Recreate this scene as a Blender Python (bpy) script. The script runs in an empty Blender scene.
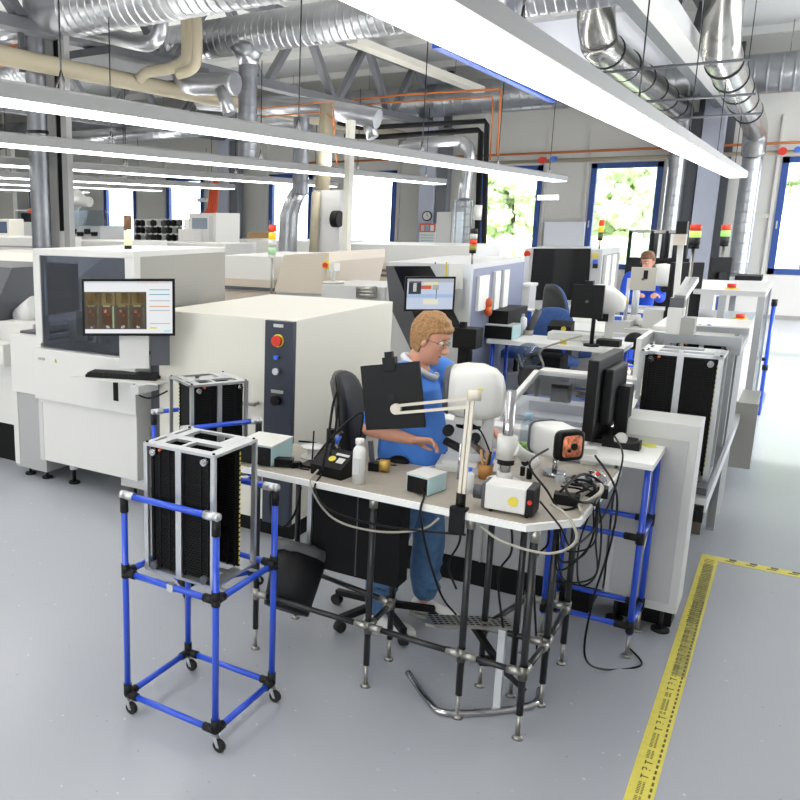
import bpy, bmesh, math, random
from mathutils import Vector, Matrix
random.seed(7)
PI = math.pi
scn = bpy.context.scene
COL = scn.collection

# ---------------------------------------------------------------- camera geometry (metres; eye 2.12 m above the floor)
H = 2.12; F = 840.0; CX = 200.0; CY = 400.0
PITCH = math.atan(182/840.); YAW = math.atan(616/(840/math.cos(PITCH)))
_sp, _cp, _sy, _cy = math.sin(PITCH), math.cos(PITCH), math.sin(YAW), math.cos(YAW)
def ray(u, v):
    a = u-CX; b = CY-v; fw = F*_cp+b*_sp; z = b*_cp-F*_sp
    return (a*_cy-fw*_sy, a*_sy+fw*_cy, z)
def Zp(u, v, z=0.):
    r = ray(u, v); t = (z-H)/r[2]; return Vector((r[0]*t, r[1]*t, z))
def Yp(u, v, y):
    r = ray(u, v); t = y/r[1]; return Vector((r[0]*t, y, H+r[2]*t))
def Dp(u, v, d):
    r = ray(u, v); t = d/(-r[0]*_sy+r[1]*_cy); return Vector((r[0]*t, r[1]*t, H+r[2]*t))

cam_d = bpy.data.cameras.new('camera'); cam = bpy.data.objects.new('camera', cam_d); COL.objects.link(cam)
cam.location = (0, 0, H); cam.rotation_euler = (PI/2-PITCH, 0, YAW)
cam_d.sensor_width = 36; cam_d.lens = 36*F/800; cam_d.shift_x = (400-CX)/800; cam_d.shift_y = 0
cam_d.clip_start = .05; cam_d.clip_end = 300
scn.camera = cam
scn.view_settings.view_transform = 'Standard'; scn.view_settings.look = 'None'
scn.view_settings.gamma = 1; scn.view_settings.exposure = 0.0

# ---------------------------------------------------------------- materials
def lin(c):
    return tuple((x/12.92 if x <= .04045 else ((x+.055)/1.055)**2.4) for x in c)
def hexc(h): return lin(tuple(int(h[i:i+2], 16)/255 for i in (0, 2, 4)))
MATS = {}
def mat(name, col, rough=.5, metal=0., emit=None, es=1., noise=0., nscale=20., bump=0., bscale=60., alpha=1., spec=.5, coat=0.):
    if name in MATS: return MATS[name]
    m = bpy.data.materials.new(name); m.use_nodes = True; nt = m.node_tree; b = nt.nodes['Principled BSDF']
    c = hexc(col) if isinstance(col, str) else col
    b.inputs['Base Color'].default_value = (*c, 1); b.inputs['Roughness'].default_value = rough
    b.inputs['Metallic'].default_value = metal; b.inputs['Specular IOR Level'].default_value = spec
    if coat: b.inputs['Coat Weight'].default_value = coat; b.inputs['Coat Roughness'].default_value = .1
    if alpha < 1: b.inputs['Alpha'].default_value = alpha
    if emit:
        b.inputs['Emission Color'].default_value = (*(hexc(emit) if isinstance(emit, str) else emit), 1); b.inputs['Emission Strength'].default_value = es
    if noise or bump:
        tc = nt.nodes.new('ShaderNodeTexCoord')
    if noise:
        n = nt.nodes.new('ShaderNodeTexNoise'); n.inputs['Scale'].default_value = nscale; n.inputs['Detail'].default_value = 4
        nt.links.new(tc.outputs['Object'], n.inputs['Vector'])
        r = nt.nodes.new('ShaderNodeMapRange'); r.inputs['From Min'].default_value = .3; r.inputs['From Max'].default_value = .7
        r.inputs['To Min'].default_value = 1-noise; r.inputs['To Max'].default_value = 1+noise
        nt.links.new(n.outputs['Fac'], r.inputs['Value'])
        mx = nt.nodes.new('ShaderNodeMix'); mx.data_type = 'RGBA'; mx.blend_type = 'MULTIPLY'; mx.inputs['Factor'].default_value = 1
        mx.inputs['A'].default_value = (*c, 1)
        nt.links.new(r.outputs['Result'], mx.inputs['B']); nt.links.new(mx.outputs['Result'], b.inputs['Base Color'])
    if bump:
        n2 = nt.nodes.new('ShaderNodeTexNoise'); n2.inputs['Scale'].default_value = bscale; n2.inputs['Detail'].default_value = 3
        nt.links.new(tc.outputs['Object'], n2.inputs['Vector'])
        bp = nt.nodes.new('ShaderNodeBump'); bp.inputs['Strength'].default_value = bump; bp.inputs['Distance'].default_value = .01
        nt.links.new(n2.outputs['Fac'], bp.inputs['Height']); nt.links.new(bp.outputs['Normal'], b.inputs['Normal'])
    MATS[name] = m; return m

WHITE = mat('white_enamel', 'D9D8D4', .38); LGREY = mat('light_grey_enamel', 'CACAC9', .38)
CREAM = mat('cream_enamel', 'DAD7CB', .4); BEIGE = mat('beige_enamel', 'CFC4B4', .45)
MGREY = mat('mid_grey_enamel', 'A2A19C', .45); DGREY = mat('dark_grey_enamel', '505257', .45)
NAVY = mat('dark_navy_panel', '2A303E', .4); BLACK = mat('black_plastic', '0D0D0E', .5, spec=.25)
SATIN = mat('satin_black', '19191B', .55, spec=.3); MATTE = mat('matte_black', '0F0F10', .7, spec=.25)
ALU = mat('aluminium', 'C8CACC', .35, .75); CHROME = mat('chrome', 'BEBEC0', .15, 1.); STEEL = mat('brushed_steel', 'A8A6A0', .35, .9)
GALV = mat('galvanised_duct', 'A9ABAE', .3, .9, noise=.12, nscale=3.); DARKGALV = mat('dull_duct', '85878C', .4, .8, noise=.15, nscale=4.)
BEAM = mat('grey_painted_beam', '6C6E73', .5); BEAMD = mat('dark_painted_beam', '4C4E52', .5)
BLUE = mat('blue_pipe', '2450CF', .3, coat=.3); BLUEFRAME = mat('blue_window_frame', '2F4F95', .45)
WTOP = mat('white_laminate', 'EDEDEA', .35); DTOP = mat('beige_bench_mat', 'A39B8F', .5, noise=.05, nscale=30)
BLUESHIRT = mat('blue_polo_cloth', '5290EC', .85, bump=.25, bscale=40); ROYAL = mat('royal_blue_work_jacket', '1F4FC8', .85, bump=.25, bscale=40)
COLLAR = mat('pale_grey_collar', 'D5D8DE', .85)
JEANS = mat('denim', '54779F', .9, noise=.18, nscale=25, bump=.3, bscale=80)
SKIN = mat('skin', 'D99E84', .55, noise=.05, nscale=30); HAIR = mat('ginger_brown_hair', '9C7449', .6, noise=.3, nscale=90, bump=.6, bscale=90)
HAIR2 = mat('brown_hair', '6E4A33', .6, noise=.3, nscale=45, bump=.6, bscale=90)
LIPS = mat('lip', 'B3685C', .5); EYEW = mat('eye_white', 'D8D2CC', .3); EYED = mat('eye_iris', '3B3A38', .2)
SHOE = mat('white_shoe_leather', 'E6E5E0', .5); SOLE = mat('shoe_sole', 'BDBBB5', .7)
BLUECH = mat('blue_seat_fabric', '3D5C93', .9, noise=.2, nscale=60); CHGREY = mat('chair_shell', '3A3A3A', .5)
RED = mat('red_plastic', 'D2321E', .35); YEL = mat('yellow_plastic', 'E3D04A', .45); GRN = mat('green_plastic', '4C9A3A', .4)
REDL = mat('red_lens', 'D8401F', .3, emit='D8401F', es=.3); YELL = mat('yellow_lens', 'E8C92D', .3, emit='E8C92D', es=.25)
GRNL = mat('green_lens', '8EDB62', .3, emit='A8F070', es=.5); BLUEL = mat('blue_button', '3C6BD6', .3)
CYANBOX = mat('pale_cyan_side', 'B9D9DE', .45); PAPER = mat('paper', 'EFEFEA', .7); ORANGE = mat('orange_plastic', 'D9622B', .5)
COPPER = mat('orange_gas_pipe', 'B86A32', .5); PIPEBEIGE = mat('beige_insulated_pipe', 'A59C86', .55); RUBBER = mat('rubber', '1E1E1E', .8)
CABLEG = mat('grey_cable', 'A8A498', .5); CARD = mat('cardboard', 'B08A5C', .8)
DIFF = mat('lamp_diffuser', 'FFFFFF', .5, emit=(1, .985, .95), es=5.6); UPL = mat('added_uplight', 'FFFFFF', .5, emit=(1, .985, .96), es=17); LAMPH = mat('lamp_housing_grey', 'A0A09F', .4)
WALLM = mat('wall_panel_grey', 'D6D4CD', .65); WALLW = mat('wall_white_render', 'DCDAD6', .7); CEIL = mat('ceiling_grey', 'DEDEDB', .7)
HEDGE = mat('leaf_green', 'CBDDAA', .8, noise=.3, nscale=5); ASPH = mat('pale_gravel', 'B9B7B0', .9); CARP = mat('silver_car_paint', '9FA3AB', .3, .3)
CLEARP = None
def glassy(name, tint=(.95, .97, 1), mixf=.12, rough=.02):
    m = bpy.data.materials.new(name); m.use_nodes = True; nt = m.node_tree; nt.nodes.clear()
    o = nt.nodes.new('ShaderNodeOutputMaterial'); t = nt.nodes.new('ShaderNodeBsdfTransparent'); g = nt.nodes.new('ShaderNodeBsdfGlossy')
    t.inputs['Color'].default_value = (*tint, 1); g.inputs['Roughness'].default_value = rough
    fr = nt.nodes.new('ShaderNodeLayerWeight'); fr.inputs['Blend'].default_value = mixf
    mx = nt.nodes.new('ShaderNodeMixShader'); fr.inputs['Blend'].default_value = .5
    pw_ = nt.nodes.new('ShaderNodeMath'); pw_.operation = 'POWER'; pw_.inputs[1].default_value = 4
    ma_ = nt.nodes.new('ShaderNodeMath'); ma_.operation = 'MULTIPLY_ADD'; ma_.inputs[1].default_value = .6; ma_.inputs[2].default_value = mixf*.2
    nt.links.new(fr.outputs['Facing'], pw_.inputs[0]); nt.links.new(pw_.outputs[0], ma_.inputs[0]); nt.links.new(ma_.outputs[0], mx.inputs['Fac'])
    nt.links.new(t.outputs[0], mx.inputs[1]); nt.links.new(g.outputs[0], mx.inputs[2]); nt.links.new(mx.outputs[0], o.inputs['Surface'])
    return m
GLASS = glassy('window_glass'); TINT = glassy('tinted_glass', (.62, .65, .72), .5); HOODG = glassy('hood_glass', (.9, .91, .93), .08); PLAST = glassy('clear_plastic', (.8, .86, .9), .35, .08)
FROST = glassy('clear_duct_sleeve', (.72, .75, .78), .45, .15)

def floor_material():
    m = bpy.data.materials.new('speckled_vinyl_floor'); m.use_nodes = True; nt = m.node_tree; b = nt.nodes['Principled BSDF']
    tc = nt.nodes.new('ShaderNodeTexCoord')
    n1 = nt.nodes.new('ShaderNodeTexNoise'); n1.inputs['Scale'].default_value = 1.3; n1.inputs['Detail'].default_value = 5
    r1 = nt.nodes.new('ShaderNodeValToRGB'); r1.color_ramp.elements[0].position = .3; r1.color_ramp.elements[0].color = (*hexc('A8ABB1'), 1)
    r1.color_ramp.elements[1].position = .75; r1.color_ramp.elements[1].color = (*hexc('AAADB3'), 1)
    v = nt.nodes.new('ShaderNodeTexVoronoi'); v.inputs['Scale'].default_value = 13; v.inputs['Randomness'].default_value = 1
    r2 = nt.nodes.new('ShaderNodeValToRGB'); e = r2.color_ramp.elements; e[0].position = .05; e[0].color = (1, 1, 1, 1); e[1].position = .09; e[1].color = (0, 0, 0, 1)
    n3 = nt.nodes.new('ShaderNodeTexNoise'); n3.inputs['Scale'].default_value = 9
    r3 = nt.nodes.new('ShaderNodeValToRGB'); r3.color_ramp.elements[0].color = (*hexc('82868F'), 1); r3.color_ramp.elements[0].position = .45
    r3.color_ramp.elements[1].color = (*hexc('E6E6E4'), 1); r3.color_ramp.elements[1].position = .55
    for n in (n1, v, n3): nt.links.new(tc.outputs['Object'], n.inputs['Vector'])
    nt.links.new(n1.outputs['Fac'], r1.inputs['Fac']); nt.links.new(v.outputs['Distance'], r2.inputs['Fac']); nt.links.new(n3.outputs['Fac'], r3.inputs['Fac'])
    mx = nt.nodes.new('ShaderNodeMix'); mx.data_type = 'RGBA'
    mt = nt.nodes.new('ShaderNodeMath'); mt.operation = 'MULTIPLY'; mt.inputs[1].default_value = .5
    nt.links.new(r2.outputs['Color'], mt.inputs[0]); nt.links.new(mt.outputs[0], mx.inputs['Factor'])
    nt.links.new(r1.outputs['Color'], mx.inputs['A']); nt.links.new(r3.outputs['Color'], mx.inputs['B'])
    nt.links.new(mx.outputs['Result'], b.inputs['Base Color'])
    r4 = nt.nodes.new('ShaderNodeMapRange'); r4.inputs['To Min'].default_value = .27; r4.inputs['To Max'].default_value = .27
    nt.links.new(n1.outputs['Fac'], r4.inputs['Value']); nt.links.new(r4.outputs['Result'], b.inputs['Roughness'])
    b.inputs['Specular IOR Level'].default_value = .5
    return m
FLOORM = floor_material()

# ---------------------------------------------------------------- mesh builder (all coordinates are world coordinates)
class MB:
    def __init__(s): s.bm = bmesh.new(); s.mats = []
    def _m(s, m):
        if m is None: return 0
        if m not in s.mats: s.mats.append(m)
        return s.mats.index(m)
    def _fin(s, vs, m, smooth, M=None):
        if M is not None: bmesh.ops.transform(s.bm, matrix=M, verts=vs)
        fs = set()
        for v in vs: fs.update(v.link_faces)
        k = s._m(m)
        for f in fs: f.material_index = k; f.smooth = smooth
        return s
    def box(s, a, b, m=None, bev=0., M=None):
        a = Vector(a); b = Vector(b); c = (a+b)/2; d = b-a
        r = bmesh.ops.create_cube(s.bm, size=1, matrix=Matrix.Translation(c) @ Matrix.Diagonal((abs(d.x), abs(d.y), abs(d.z), 1)))
        vs = r['verts']
        if bev:
            es = list({e for v in vs for e in v.link_edges})
            r2 = bmesh.ops.bevel(s.bm, geom=es, offset=bev, segments=2, affect='EDGES', profile=.7)
            vs = list({v for f in r2['faces'] for v in f.verts} | {v for v in vs if v.is_valid})
        return s._fin(vs, m, False, M)
    def rbox(s, c, d, rz=0., m=None, bev=0., rx=0., ry=0.):
        c = Vector(c); d = Vector(d)
        M = Matrix.Translation(c) @ Matrix.Rotation(rz, 4, 'Z') @ Matrix.Rotation(ry, 4, 'Y') @ Matrix.Rotation(rx, 4, 'X')
        return s.box(-d/2, d/2, m, bev, M)
    def cyl(s, p, q, r, m=None, n=12, r2=None, smooth=True):
        p = Vector(p); q = Vector(q); d = q-p
        M = Matrix.Translation((p+q)/2) @ d.to_track_quat('Z', 'Y').to_matrix().to_4x4()
        res = bmesh.ops.create_cone(s.bm, cap_ends=True, segments=n, radius1=r, radius2=r if r2 is None else r2, depth=d.length, matrix=M)
        s._fin(res['verts'], m, smooth)
        for v in res['verts']:
            for f in v.link_faces:
                if len(f.verts) > 4: f.smooth = False
        return s
    def bar(s, p, q, w, h=None, m=None, up=(0, 0, 1)):
        p = Vector(p); q = Vector(q); d = (q-p); L = d.length; d.normalize(); up = Vector(up)
        if abs(d.dot(up)) > .98: up = Vector((0, 1, 0))
        x = d.cross(up).normalized(); z = x.cross(d)
        M = Matrix((x, d, z)).transposed().to_4x4(); M.translation = (p+q)/2
        h = w if h is None else h
        return s.box((-w/2, -L/2, -h/2), (w/2, L/2, h/2), m, 0, M)
    def sph(s, c, r, m=None, n=12, M=None):
        r = (r, r, r) if isinstance(r, (int, float)) else r
        X = Matrix.Translation(Vector(c)) @ (M or Matrix()) @ Matrix.Diagonal((*r, 1))
        res = bmesh.ops.create_uvsphere(s.bm, u_segments=n*2, v_segments=n, radius=1, matrix=X)
        return s._fin(res['verts'], m, True)
    def tube(s, pts, r, m=None, n=8, smooth_pts=0, closed=False, ribs=None):
        P = [Vector(p) for p in pts]
        if smooth_pts:
            if isinstance(r, list):
                n0 = len(P); r = [r[min(int(i/smooth_pts), n0-1)]*(1-(i/smooth_pts) % 1)+r[min(int(i/smooth_pts)+1, n0-1)]*((i/smooth_pts) % 1) for i in range((n0-1)*smooth_pts+1)]
            P = catmull(P, smooth_pts)
        R = r if isinstance(r, list) else [r]*len(P)
        rings = []; prev = None
        for i, p in enumerate(P):
            t = (P[min(i+1, len(P)-1)]-P[max(i-1, 0)])
            if t.length < 1e-7: t = Vector((0, 0, 1))
            t.normalize()
            if prev is None:
                a = Vector((0, 0, 1)) if abs(t.z) < .9 else Vector((1, 0, 0)); x = t.cross(a).normalized()
            else:
                x = (prev - t*prev.dot(t))
                x = x.normalized() if x.length > 1e-6 else t.orthogonal().normalized()
            prev = x; y = t.cross(x)
            rings.append([s.bm.verts.new(p+(x*math.cos(2*PI*k/n)+y*math.sin(2*PI*k/n))*R[i]) for k in range(n)])
        vs = [v for g in rings for v in g]
        for a, b in zip(rings, rings[1:]):
            for k in range(n): s.bm.faces.new((a[k], a[(k+1) % n], b[(k+1) % n], b[k]))
        s._fin(vs, m, True)
        for g, rev in ((rings[0], True), (rings[-1], False)):
            f = s.bm.faces.new(g[::-1] if rev else g); f.material_index = s._m(m)
        return s
    def prism(s, poly, axis, a, b, m=None):
        """poly: list of 2-D points; axis: 'x','y','z' = extrusion axis between a and b"""
        def P(u, v, w): return {'x': (w, u, v), 'y': (u, w, v), 'z': (u, v, w)}[axis]
        A = [s.bm.verts.new(P(u, v, a)) for u, v in poly]; B = [s.bm.verts.new(P(u, v, b)) for u, v in poly]; n = len(poly)
        fs = [s.bm.faces.new(A[::-1]), s.bm.faces.new(B)]
        for k in range(n): fs.append(s.bm.faces.new((A[k], A[(k+1) % n], B[(k+1) % n], B[k])))
        bmesh.ops.recalc_face_normals(s.bm, faces=fs)
        return s._fin(A+B, m, False)
    def loft(s, rings, m=None, cap=True, smooth=True):
        RR = [[s.bm.verts.new(p) for p in r] for r in rings]; n = len(RR[0])
        fs = []
        for a, b in zip(RR, RR[1:]):
            for k in range(n): fs.append(s.bm.faces.new((a[k], a[(k+1) % n], b[(k+1) % n], b[k])))
        if cap: fs += [s.bm.faces.new(RR[0][::-1]), s.bm.faces.new(RR[-1])]
        bmesh.ops.recalc_face_normals(s.bm, faces=fs)
        return s._fin([v for r in RR for v in r], m, smooth)
    def lathe(s, prof, c, m=None, n=20, M=None):
        rings = [[Vector((r*math.cos(2*PI*k/n), r*math.sin(2*PI*k/n), z)) for k in range(n)] for r, z in prof]
        X = Matrix.Translation(Vector(c)) @ (M or Matrix())
        return s.loft([[X @ p for p in r] for r in rings], m)
    def spiral(s, p, q, r, m=None, pitch=.12, n=20):
        """round duct with raised seams"""
        p = Vector(p); q = Vector(q); L = (q-p).length; k = max(1, int(L/pitch)); pts = []; R = []
        for i in range(k):
            for t, rr in ((0, r), (.06, r*1.018), (.12, r*1.018), (.18, r), (.25, r), (.9, r)):
                pts.append(p+(q-p)*((i+t)/k)); R.append(rr)
        pts.append(q); R.append(r)
        return s.tube(pts, R, m, n)
    def build(s, name, m=None, parent=None, props=None):
        me = bpy.data.meshes.new(name)
        if parent is not None:
            s.bm.transform(world_of(parent).inverted())
        s.bm.normal_update(); s.bm.to_mesh(me); s.bm.free()
        for x in ([m] if (m and not s.mats) else s.mats): me.materials.append(x)
        if m and s.mats: pass
        o = bpy.data.objects.new(name, me); COL.objects.link(o)
        if parent is not None: o.parent = parent
        for k, v in (props or {}).items(): o[k] = v
        return o
def world_of(o):
    M = Matrix.Translation(o.location) @ o.rotation_euler.to_matrix().to_4x4()
    return world_of(o.parent) @ M if o.parent else M
def catmull(P, k):
    out = []
    for i in range(len(P)-1):
        p0 = P[max(i-1, 0)]; p1 = P[i]; p2 = P[i+1]; p3 = P[min(i+2, len(P)-1)]
        for j in range(k):
            t = j/k
            out.append(.5*((2*p1)+(p2-p0)*t+(2*p0-5*p1+4*p2-p3)*t*t+(3*p1-p0-3*p2+p3)*t**3))
    out.append(P[-1]); return out
def thing(name, label, cat, loc=(0, 0, 0), rz=0., group=None):
    o = bpy.data.objects.new(name, None); COL.objects.link(o); o.empty_display_size = .1
    o.location = loc; o.rotation_euler = (0, 0, rz); o['label'] = label; o['category'] = cat
    if group: o['group'] = group
    return o
def tag(o, label, cat, group=None):
    o['label'] = label; o['category'] = cat
    if group: o['group'] = group
    return o
def struct(o): o['kind'] = 'structure'; return o
def dup(root, loc, rz, label=None, group=None):
    r = root.copy(); COL.objects.link(r); r.location = loc; r.rotation_euler = (0, 0, rz)
    if label: r['label'] = label
    if group: r['group'] = group
    for ch in list(root.children):
        c = ch.copy(); COL.objects.link(c); c.parent = r
        for g in list(ch.children):
            d = g.copy(); COL.objects.link(d); d.parent = c
    return r
def simple(name, mb, m, label, cat, group=None): return tag(mb.build(name, m), label, cat, group)

# ================================================================ SETTING
YW = 21.8; ZC = 5.85; XL = -30.; XR = 4.6
struct(MB().box((XL, -4, -.1), (XR, YW, 0)).build('floor', FLOORM))
# ceiling: panels with ribs
cb = MB().box((XL, -4, ZC), (XR, YW, ZC+.2))
for y in range(-3, 22, 3): cb.box((XL, y, ZC-.16), (XR, y+.1, ZC))
struct(cb.build('ceiling', CEIL))
# far wall with window openings
WZ0, WZ1 = .95, 3.36
wins = [(-.71, .70), (-4.39, -2.90), (-6.95, -5.47), (-10.62, -9.18), (-13.12, -11.70), (-16.93, -15.48), (-19.6, -18.2), (-23.2, -21.8), (-25.8, -24.4), (2.0, 3.4)]
wins.sort()
wb = MB(); x = XL
for a, b in wins:
    wb.box((x, YW, 0), (a, YW+.25, ZC)); wb.box((a, YW, 0), (b, YW+.25, WZ0)); wb.box((a, YW, WZ1), (b, YW+.25, ZC)); x = b
wb.box((x, YW, 0), (XR, YW+.25, ZC))
# horizontal ledges and vertical seams of the cladding
for i in range(len(wins)-1):
    a, b = wins[i][1], wins[i+1][0]
    if b-a > .5: wb.box((a+.05, YW-.06, 2.12), (b-.05, YW, 2.2)); 
    for xx in (a+.06, b-.1): wb.box((xx, YW-.05, 0), (xx+.05, YW, 4.2))
struct(wb.build('wall_far', WALLM))
struct(MB().box((-2.9, YW-.03, 0), (XR, YW-.001, .94)).build('wall_far_lower_render', WALLW))
struct(MB().box((XL, YW-.05, 0), (XR, YW-.031, .09)).build('baseboard_far', MGREY))
for i, (a, b) in enumerate(wins):
    w = struct(MB().box((a, YW-.03, WZ0), (a+.12, YW+.12, WZ1)).box((b-.12, YW-.03, WZ0), (b, YW+.12, WZ1)).box((a, YW-.03, WZ0), (b, YW+.12, WZ0+.12))
           .box((a, YW-.03, WZ1-.12), (b, YW+.12, WZ1)).build('window_%d' % (i+1), BLUEFRAME))
    MB().box((a+.1, YW+.05, WZ0+.1), (b-.1, YW+.06, WZ1-.1)).build('window_pane', GLASS, w)
    MB().box((a+.04, YW-.06, 1.9), (a+.065, YW-.03, 2.06)).build('window_handle', ALU, w)
# side wall on the right with tall glazing, left wall
wr = MB(); y = -4.
for a, b in ((8.2, 15.2), (15.8, 21.3)):
    wr.box((XR, y, 0), (XR+.25, a, ZC)).box((XR, a, 0), (XR+.25, b, 1.0 if a < 9 else .3)).box((XR, a, 4.6), (XR+.25, b, ZC)); y = b
wr.box((XR, y, 0), (XR+.25, YW+.25, ZC))
struct(wr.build('wall_right', WALLW))
struct(MB().box((XL-.2, -4, 0), (XL, YW, ZC)).build('wall_left', WALLM))
struct(MB().box((XL, -4.2, 0), (-9, -4, ZC)).box((2, -4.2, 0), (XR, -4, ZC)).box((-9, -4.2, 0), (2, -4, 1.6)).box((-9, -4.2, 3.5), (2, -4, ZC)).build('wall_back', WALLM))  # unseen wall; its wide opening is added to let in front light
# grey partition wall far left
pt = struct(MB().box((-26, 17.2, 0), (-19.0, 17.35, 4.2)).build('wall_partition', WALLM))
MB().box(Yp(5, 193, 17.19)-Vector((0, .01, 0)), Yp(17, 185, 17.19), PAPER).build('notice', None, pt)

# outdoors
struct(MB().box((-60, YW+.3, -.3), (40, 90, -.25)).build('ground_outside', ASPH))
def bush(name, c, r, label, cat, group, n=70):
    t = thing(name, label, cat, (c[0], c[1], -.25), 0, group); mb = MB()
    for k in range(n):
        d = Vector((random.gauss(0, 1), random.gauss(0, 1), random.gauss(0, .8))); d = d.normalized()*random.uniform(.3, .95)
        p = Vector(c)+Vector((d.x*r[0], d.y*r[1], d.z*r[2])); q = random.uniform(.16, .27)*min(r)
        mb.sph(p, (q*1.1, q*1.1, q), None, 5)
    o = mb.build('crown', HEDGE, t)
    tx = bpy.data.textures.new('leafy', 'CLOUDS'); tx.noise_scale = .16
    sub = o.modifiers.new('s', 'SUBSURF'); sub.levels = sub.render_levels = 2
    dp = o.modifiers.new('d', 'DISPLACE'); dp.texture = tx; dp.strength = .5; dp.texture_coords = 'LOCAL'
    MB().cyl((c[0], c[1], -.25), (c[0], c[1], c[2]), .08).build('trunk', mat('bark', '6B5A48', .9), t)
    return t
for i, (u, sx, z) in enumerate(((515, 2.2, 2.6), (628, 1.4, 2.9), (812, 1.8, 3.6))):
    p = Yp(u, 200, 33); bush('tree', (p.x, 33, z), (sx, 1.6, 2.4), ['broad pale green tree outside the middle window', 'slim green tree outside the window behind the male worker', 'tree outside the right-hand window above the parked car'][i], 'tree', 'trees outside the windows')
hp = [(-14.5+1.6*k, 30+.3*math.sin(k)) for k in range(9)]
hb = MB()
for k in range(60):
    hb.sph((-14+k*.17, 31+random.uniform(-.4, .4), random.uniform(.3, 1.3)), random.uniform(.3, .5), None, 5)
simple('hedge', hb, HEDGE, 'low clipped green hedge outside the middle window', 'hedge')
cpos = Yp(800, 247, 27); car = thing('parked_car', 'silver car parked outside the right-hand window', 'car', (cpos.x+1.2, 27, -.25))
cx0 = cpos.x-.6
MB().prism([(cx0, .1), (cx0+4.2, .1), (cx0+4.2, .65), (cx0+3.5, .75), (cx0+2.9, 1.2), (cx0+1.3, 1.2), (cx0+.7, .75), (cx0, .62)], 'y', 26.2, 27.8).build('body', CARP, car)
MB().prism([(cx0+.95, .78), (cx0+3.3, .78), (cx0+2.8, 1.12), (cx0+1.4, 1.12)], 'y', 26.18, 27.82).build('side_window', NAVY, car)
for xx in (cx0+.8, cx0+3.3):
    for yy in (26.2, 27.6): MB().cyl((xx, yy, .06), (xx, yy+.2, .06), .31, None, 18).build('wheel', RUBBER, car)

# columns
def column(x, y, w=.3, label='', extra=False):
    t = thing('steel_column', label, 'column', (x, y, 0), 0, 'grey steel columns')
    MB().box((x-w/2, y-.02, 0), (x+w/2, y+.02, ZC-.01)).build('web', LAMPH, t)
    MB().box((x-w/2, y-.14, 0), (x-w/2+.03, y+.14, ZC-.01)).build('flange', LAMPH, t)
    MB().box((x+w/2-.03, y-.14, 0), (x+w/2, y+.14, ZC-.01)).build('flange', LAMPH, t)
    return t
COLP = mat('pale_lilac_column', 'B9BDCB', .5)
for x, lab in ((-1.97, 'pale column against the far wall, rightmost of the wall columns'), (-8.1, 'pale column against the far wall behind the wall clock'), (-14.35, 'pale column against the far wall beside the red cables')):
    t = thing('wall_column', lab, 'column', (x, 21.4, 0), 0, 'wall columns')
    MB().box((x-.2, 21.15, 0), (x+.2, 21.55, ZC-.01), COLP, .01).build('shaft', None, t)
    MB().box((x-.35, 21.56, 0), (x+.35, 21.72, ZC-.17)).build('backing', BEAMD, t)
    if x < -3: MB().box((x+.22, 21.2, 0), (x+.5, 21.5, 4.3)).build('side_casing', BEAM, t)
    else: MB().box((x-.42, 21.2, 0), (x-.22, 21.5, 4.3)).build('side_casing', BEAMD, t)
# near left column with spiral pipe
cl = thing('steel_column', 'tall grey steel channel column behind the inspection machine', 'column', (-8.2, 8.2, 0))
xq = [Yp(u, 150, 8.2).x for u in (48.5, 56, 61.5, 67)]
MB().box((xq[0], 8.2, 0), (xq[1], 8.26, ZC-.01)).build('web', LAMPH, cl)
MB().box((xq[2], 8.2, 0), (xq[3], 8.3, ZC-.17)).build('flange', LAMPH, cl)
MB().box((xq[1], 8.22, 1.95), (xq[2], 8.3, ZC-.17)).build('cable_channel', MATTE, cl)
MB().box((xq[1], 8.21, 0), (xq[2], 8.3, 1.95)).build('cable_cover', LGREY, cl)
pq_ = Yp(38.5, 150, 8.0).x
pp = thing('spiral_duct_riser', 'tall grey spiral-seamed duct riser in front of the left column', 'duct', (pq_, 8.0, 0))
MB().spiral((pq_, 8.0, 0), (pq_, 8.0, 5.6), .13, None, .33).build('pipe', DARKGALV, pp)
for z in (3.18, 4.85): MB().cyl((pq_, 8.0, z), (pq_, 8.0, z+.04), .14, None, 20).build('clamp_band', SATIN, pp)

# trusses over y
def truss(x, lab, z0=4.4, z1=5.62, ya=5., yb=21.4):
    t = thing('roof_truss', lab, 'truss', (x, ya, z0), 0, 'roof trusses')
    MB().box((x-.1, ya, z0-.07), (x+.1, yb, z0+.07)).build('bottom_chord', BEAM, t)
    MB().box((x-.13, ya, z1-.09), (x+.13, yb, z1+.09)).build('top_chord', BEAM, t)
    n = int((yb-ya)/1.35)
    for k in range(n):
        y0 = ya+k*(yb-ya)/n; y1 = ya+(k+1)*(yb-ya)/n
        a, b = ((z0, z1) if k % 2 == 0 else (z1, z0))
        MB().bar((x, y0+.08, a), (x, y1-.08, b), .13, .13).build('diagonal', BEAM, t)
truss(-8.1, 'long grey zigzag roof truss over the middle of the hall')
truss(-14.35, 'grey zigzag roof truss over the left part of the hall')
rb = thing('roof_beam', 'dark grey box-section roof beam above the right-hand aisle', 'beam', (-1.9, 12, 4.3))
MB().box((-2.0, 7, 4.35), (-1.75, 21.1, 4.62)).build('lower_box', BEAM, rb)
MB().box((-1.72, 8, 4.2), (-1.5, 21.1, 4.42)).build('cable_tray', LGREY, rb)
MB().box((-2.02, 7, 5.5), (-1.74, 21.1, 5.68)).build('upper_flange', BEAM, rb)
for y in (9, 11.2, 13.4, 15.6, 17.8, 20): MB().bar((-1.88, y, 4.6), (-1.88, y+.9, 5.5), .12, .12).build('strut', BEAMD, rb)
simple('ceiling_panel', MB().box((-3.6, 12.8, 4.75), (-2.1, 17.5, 4.8)), mat('suspended_panel_white', 'D8DAE0', .6), 'pale flat suspended panel beside the dark roof beam', 'ceiling panel')

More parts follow.
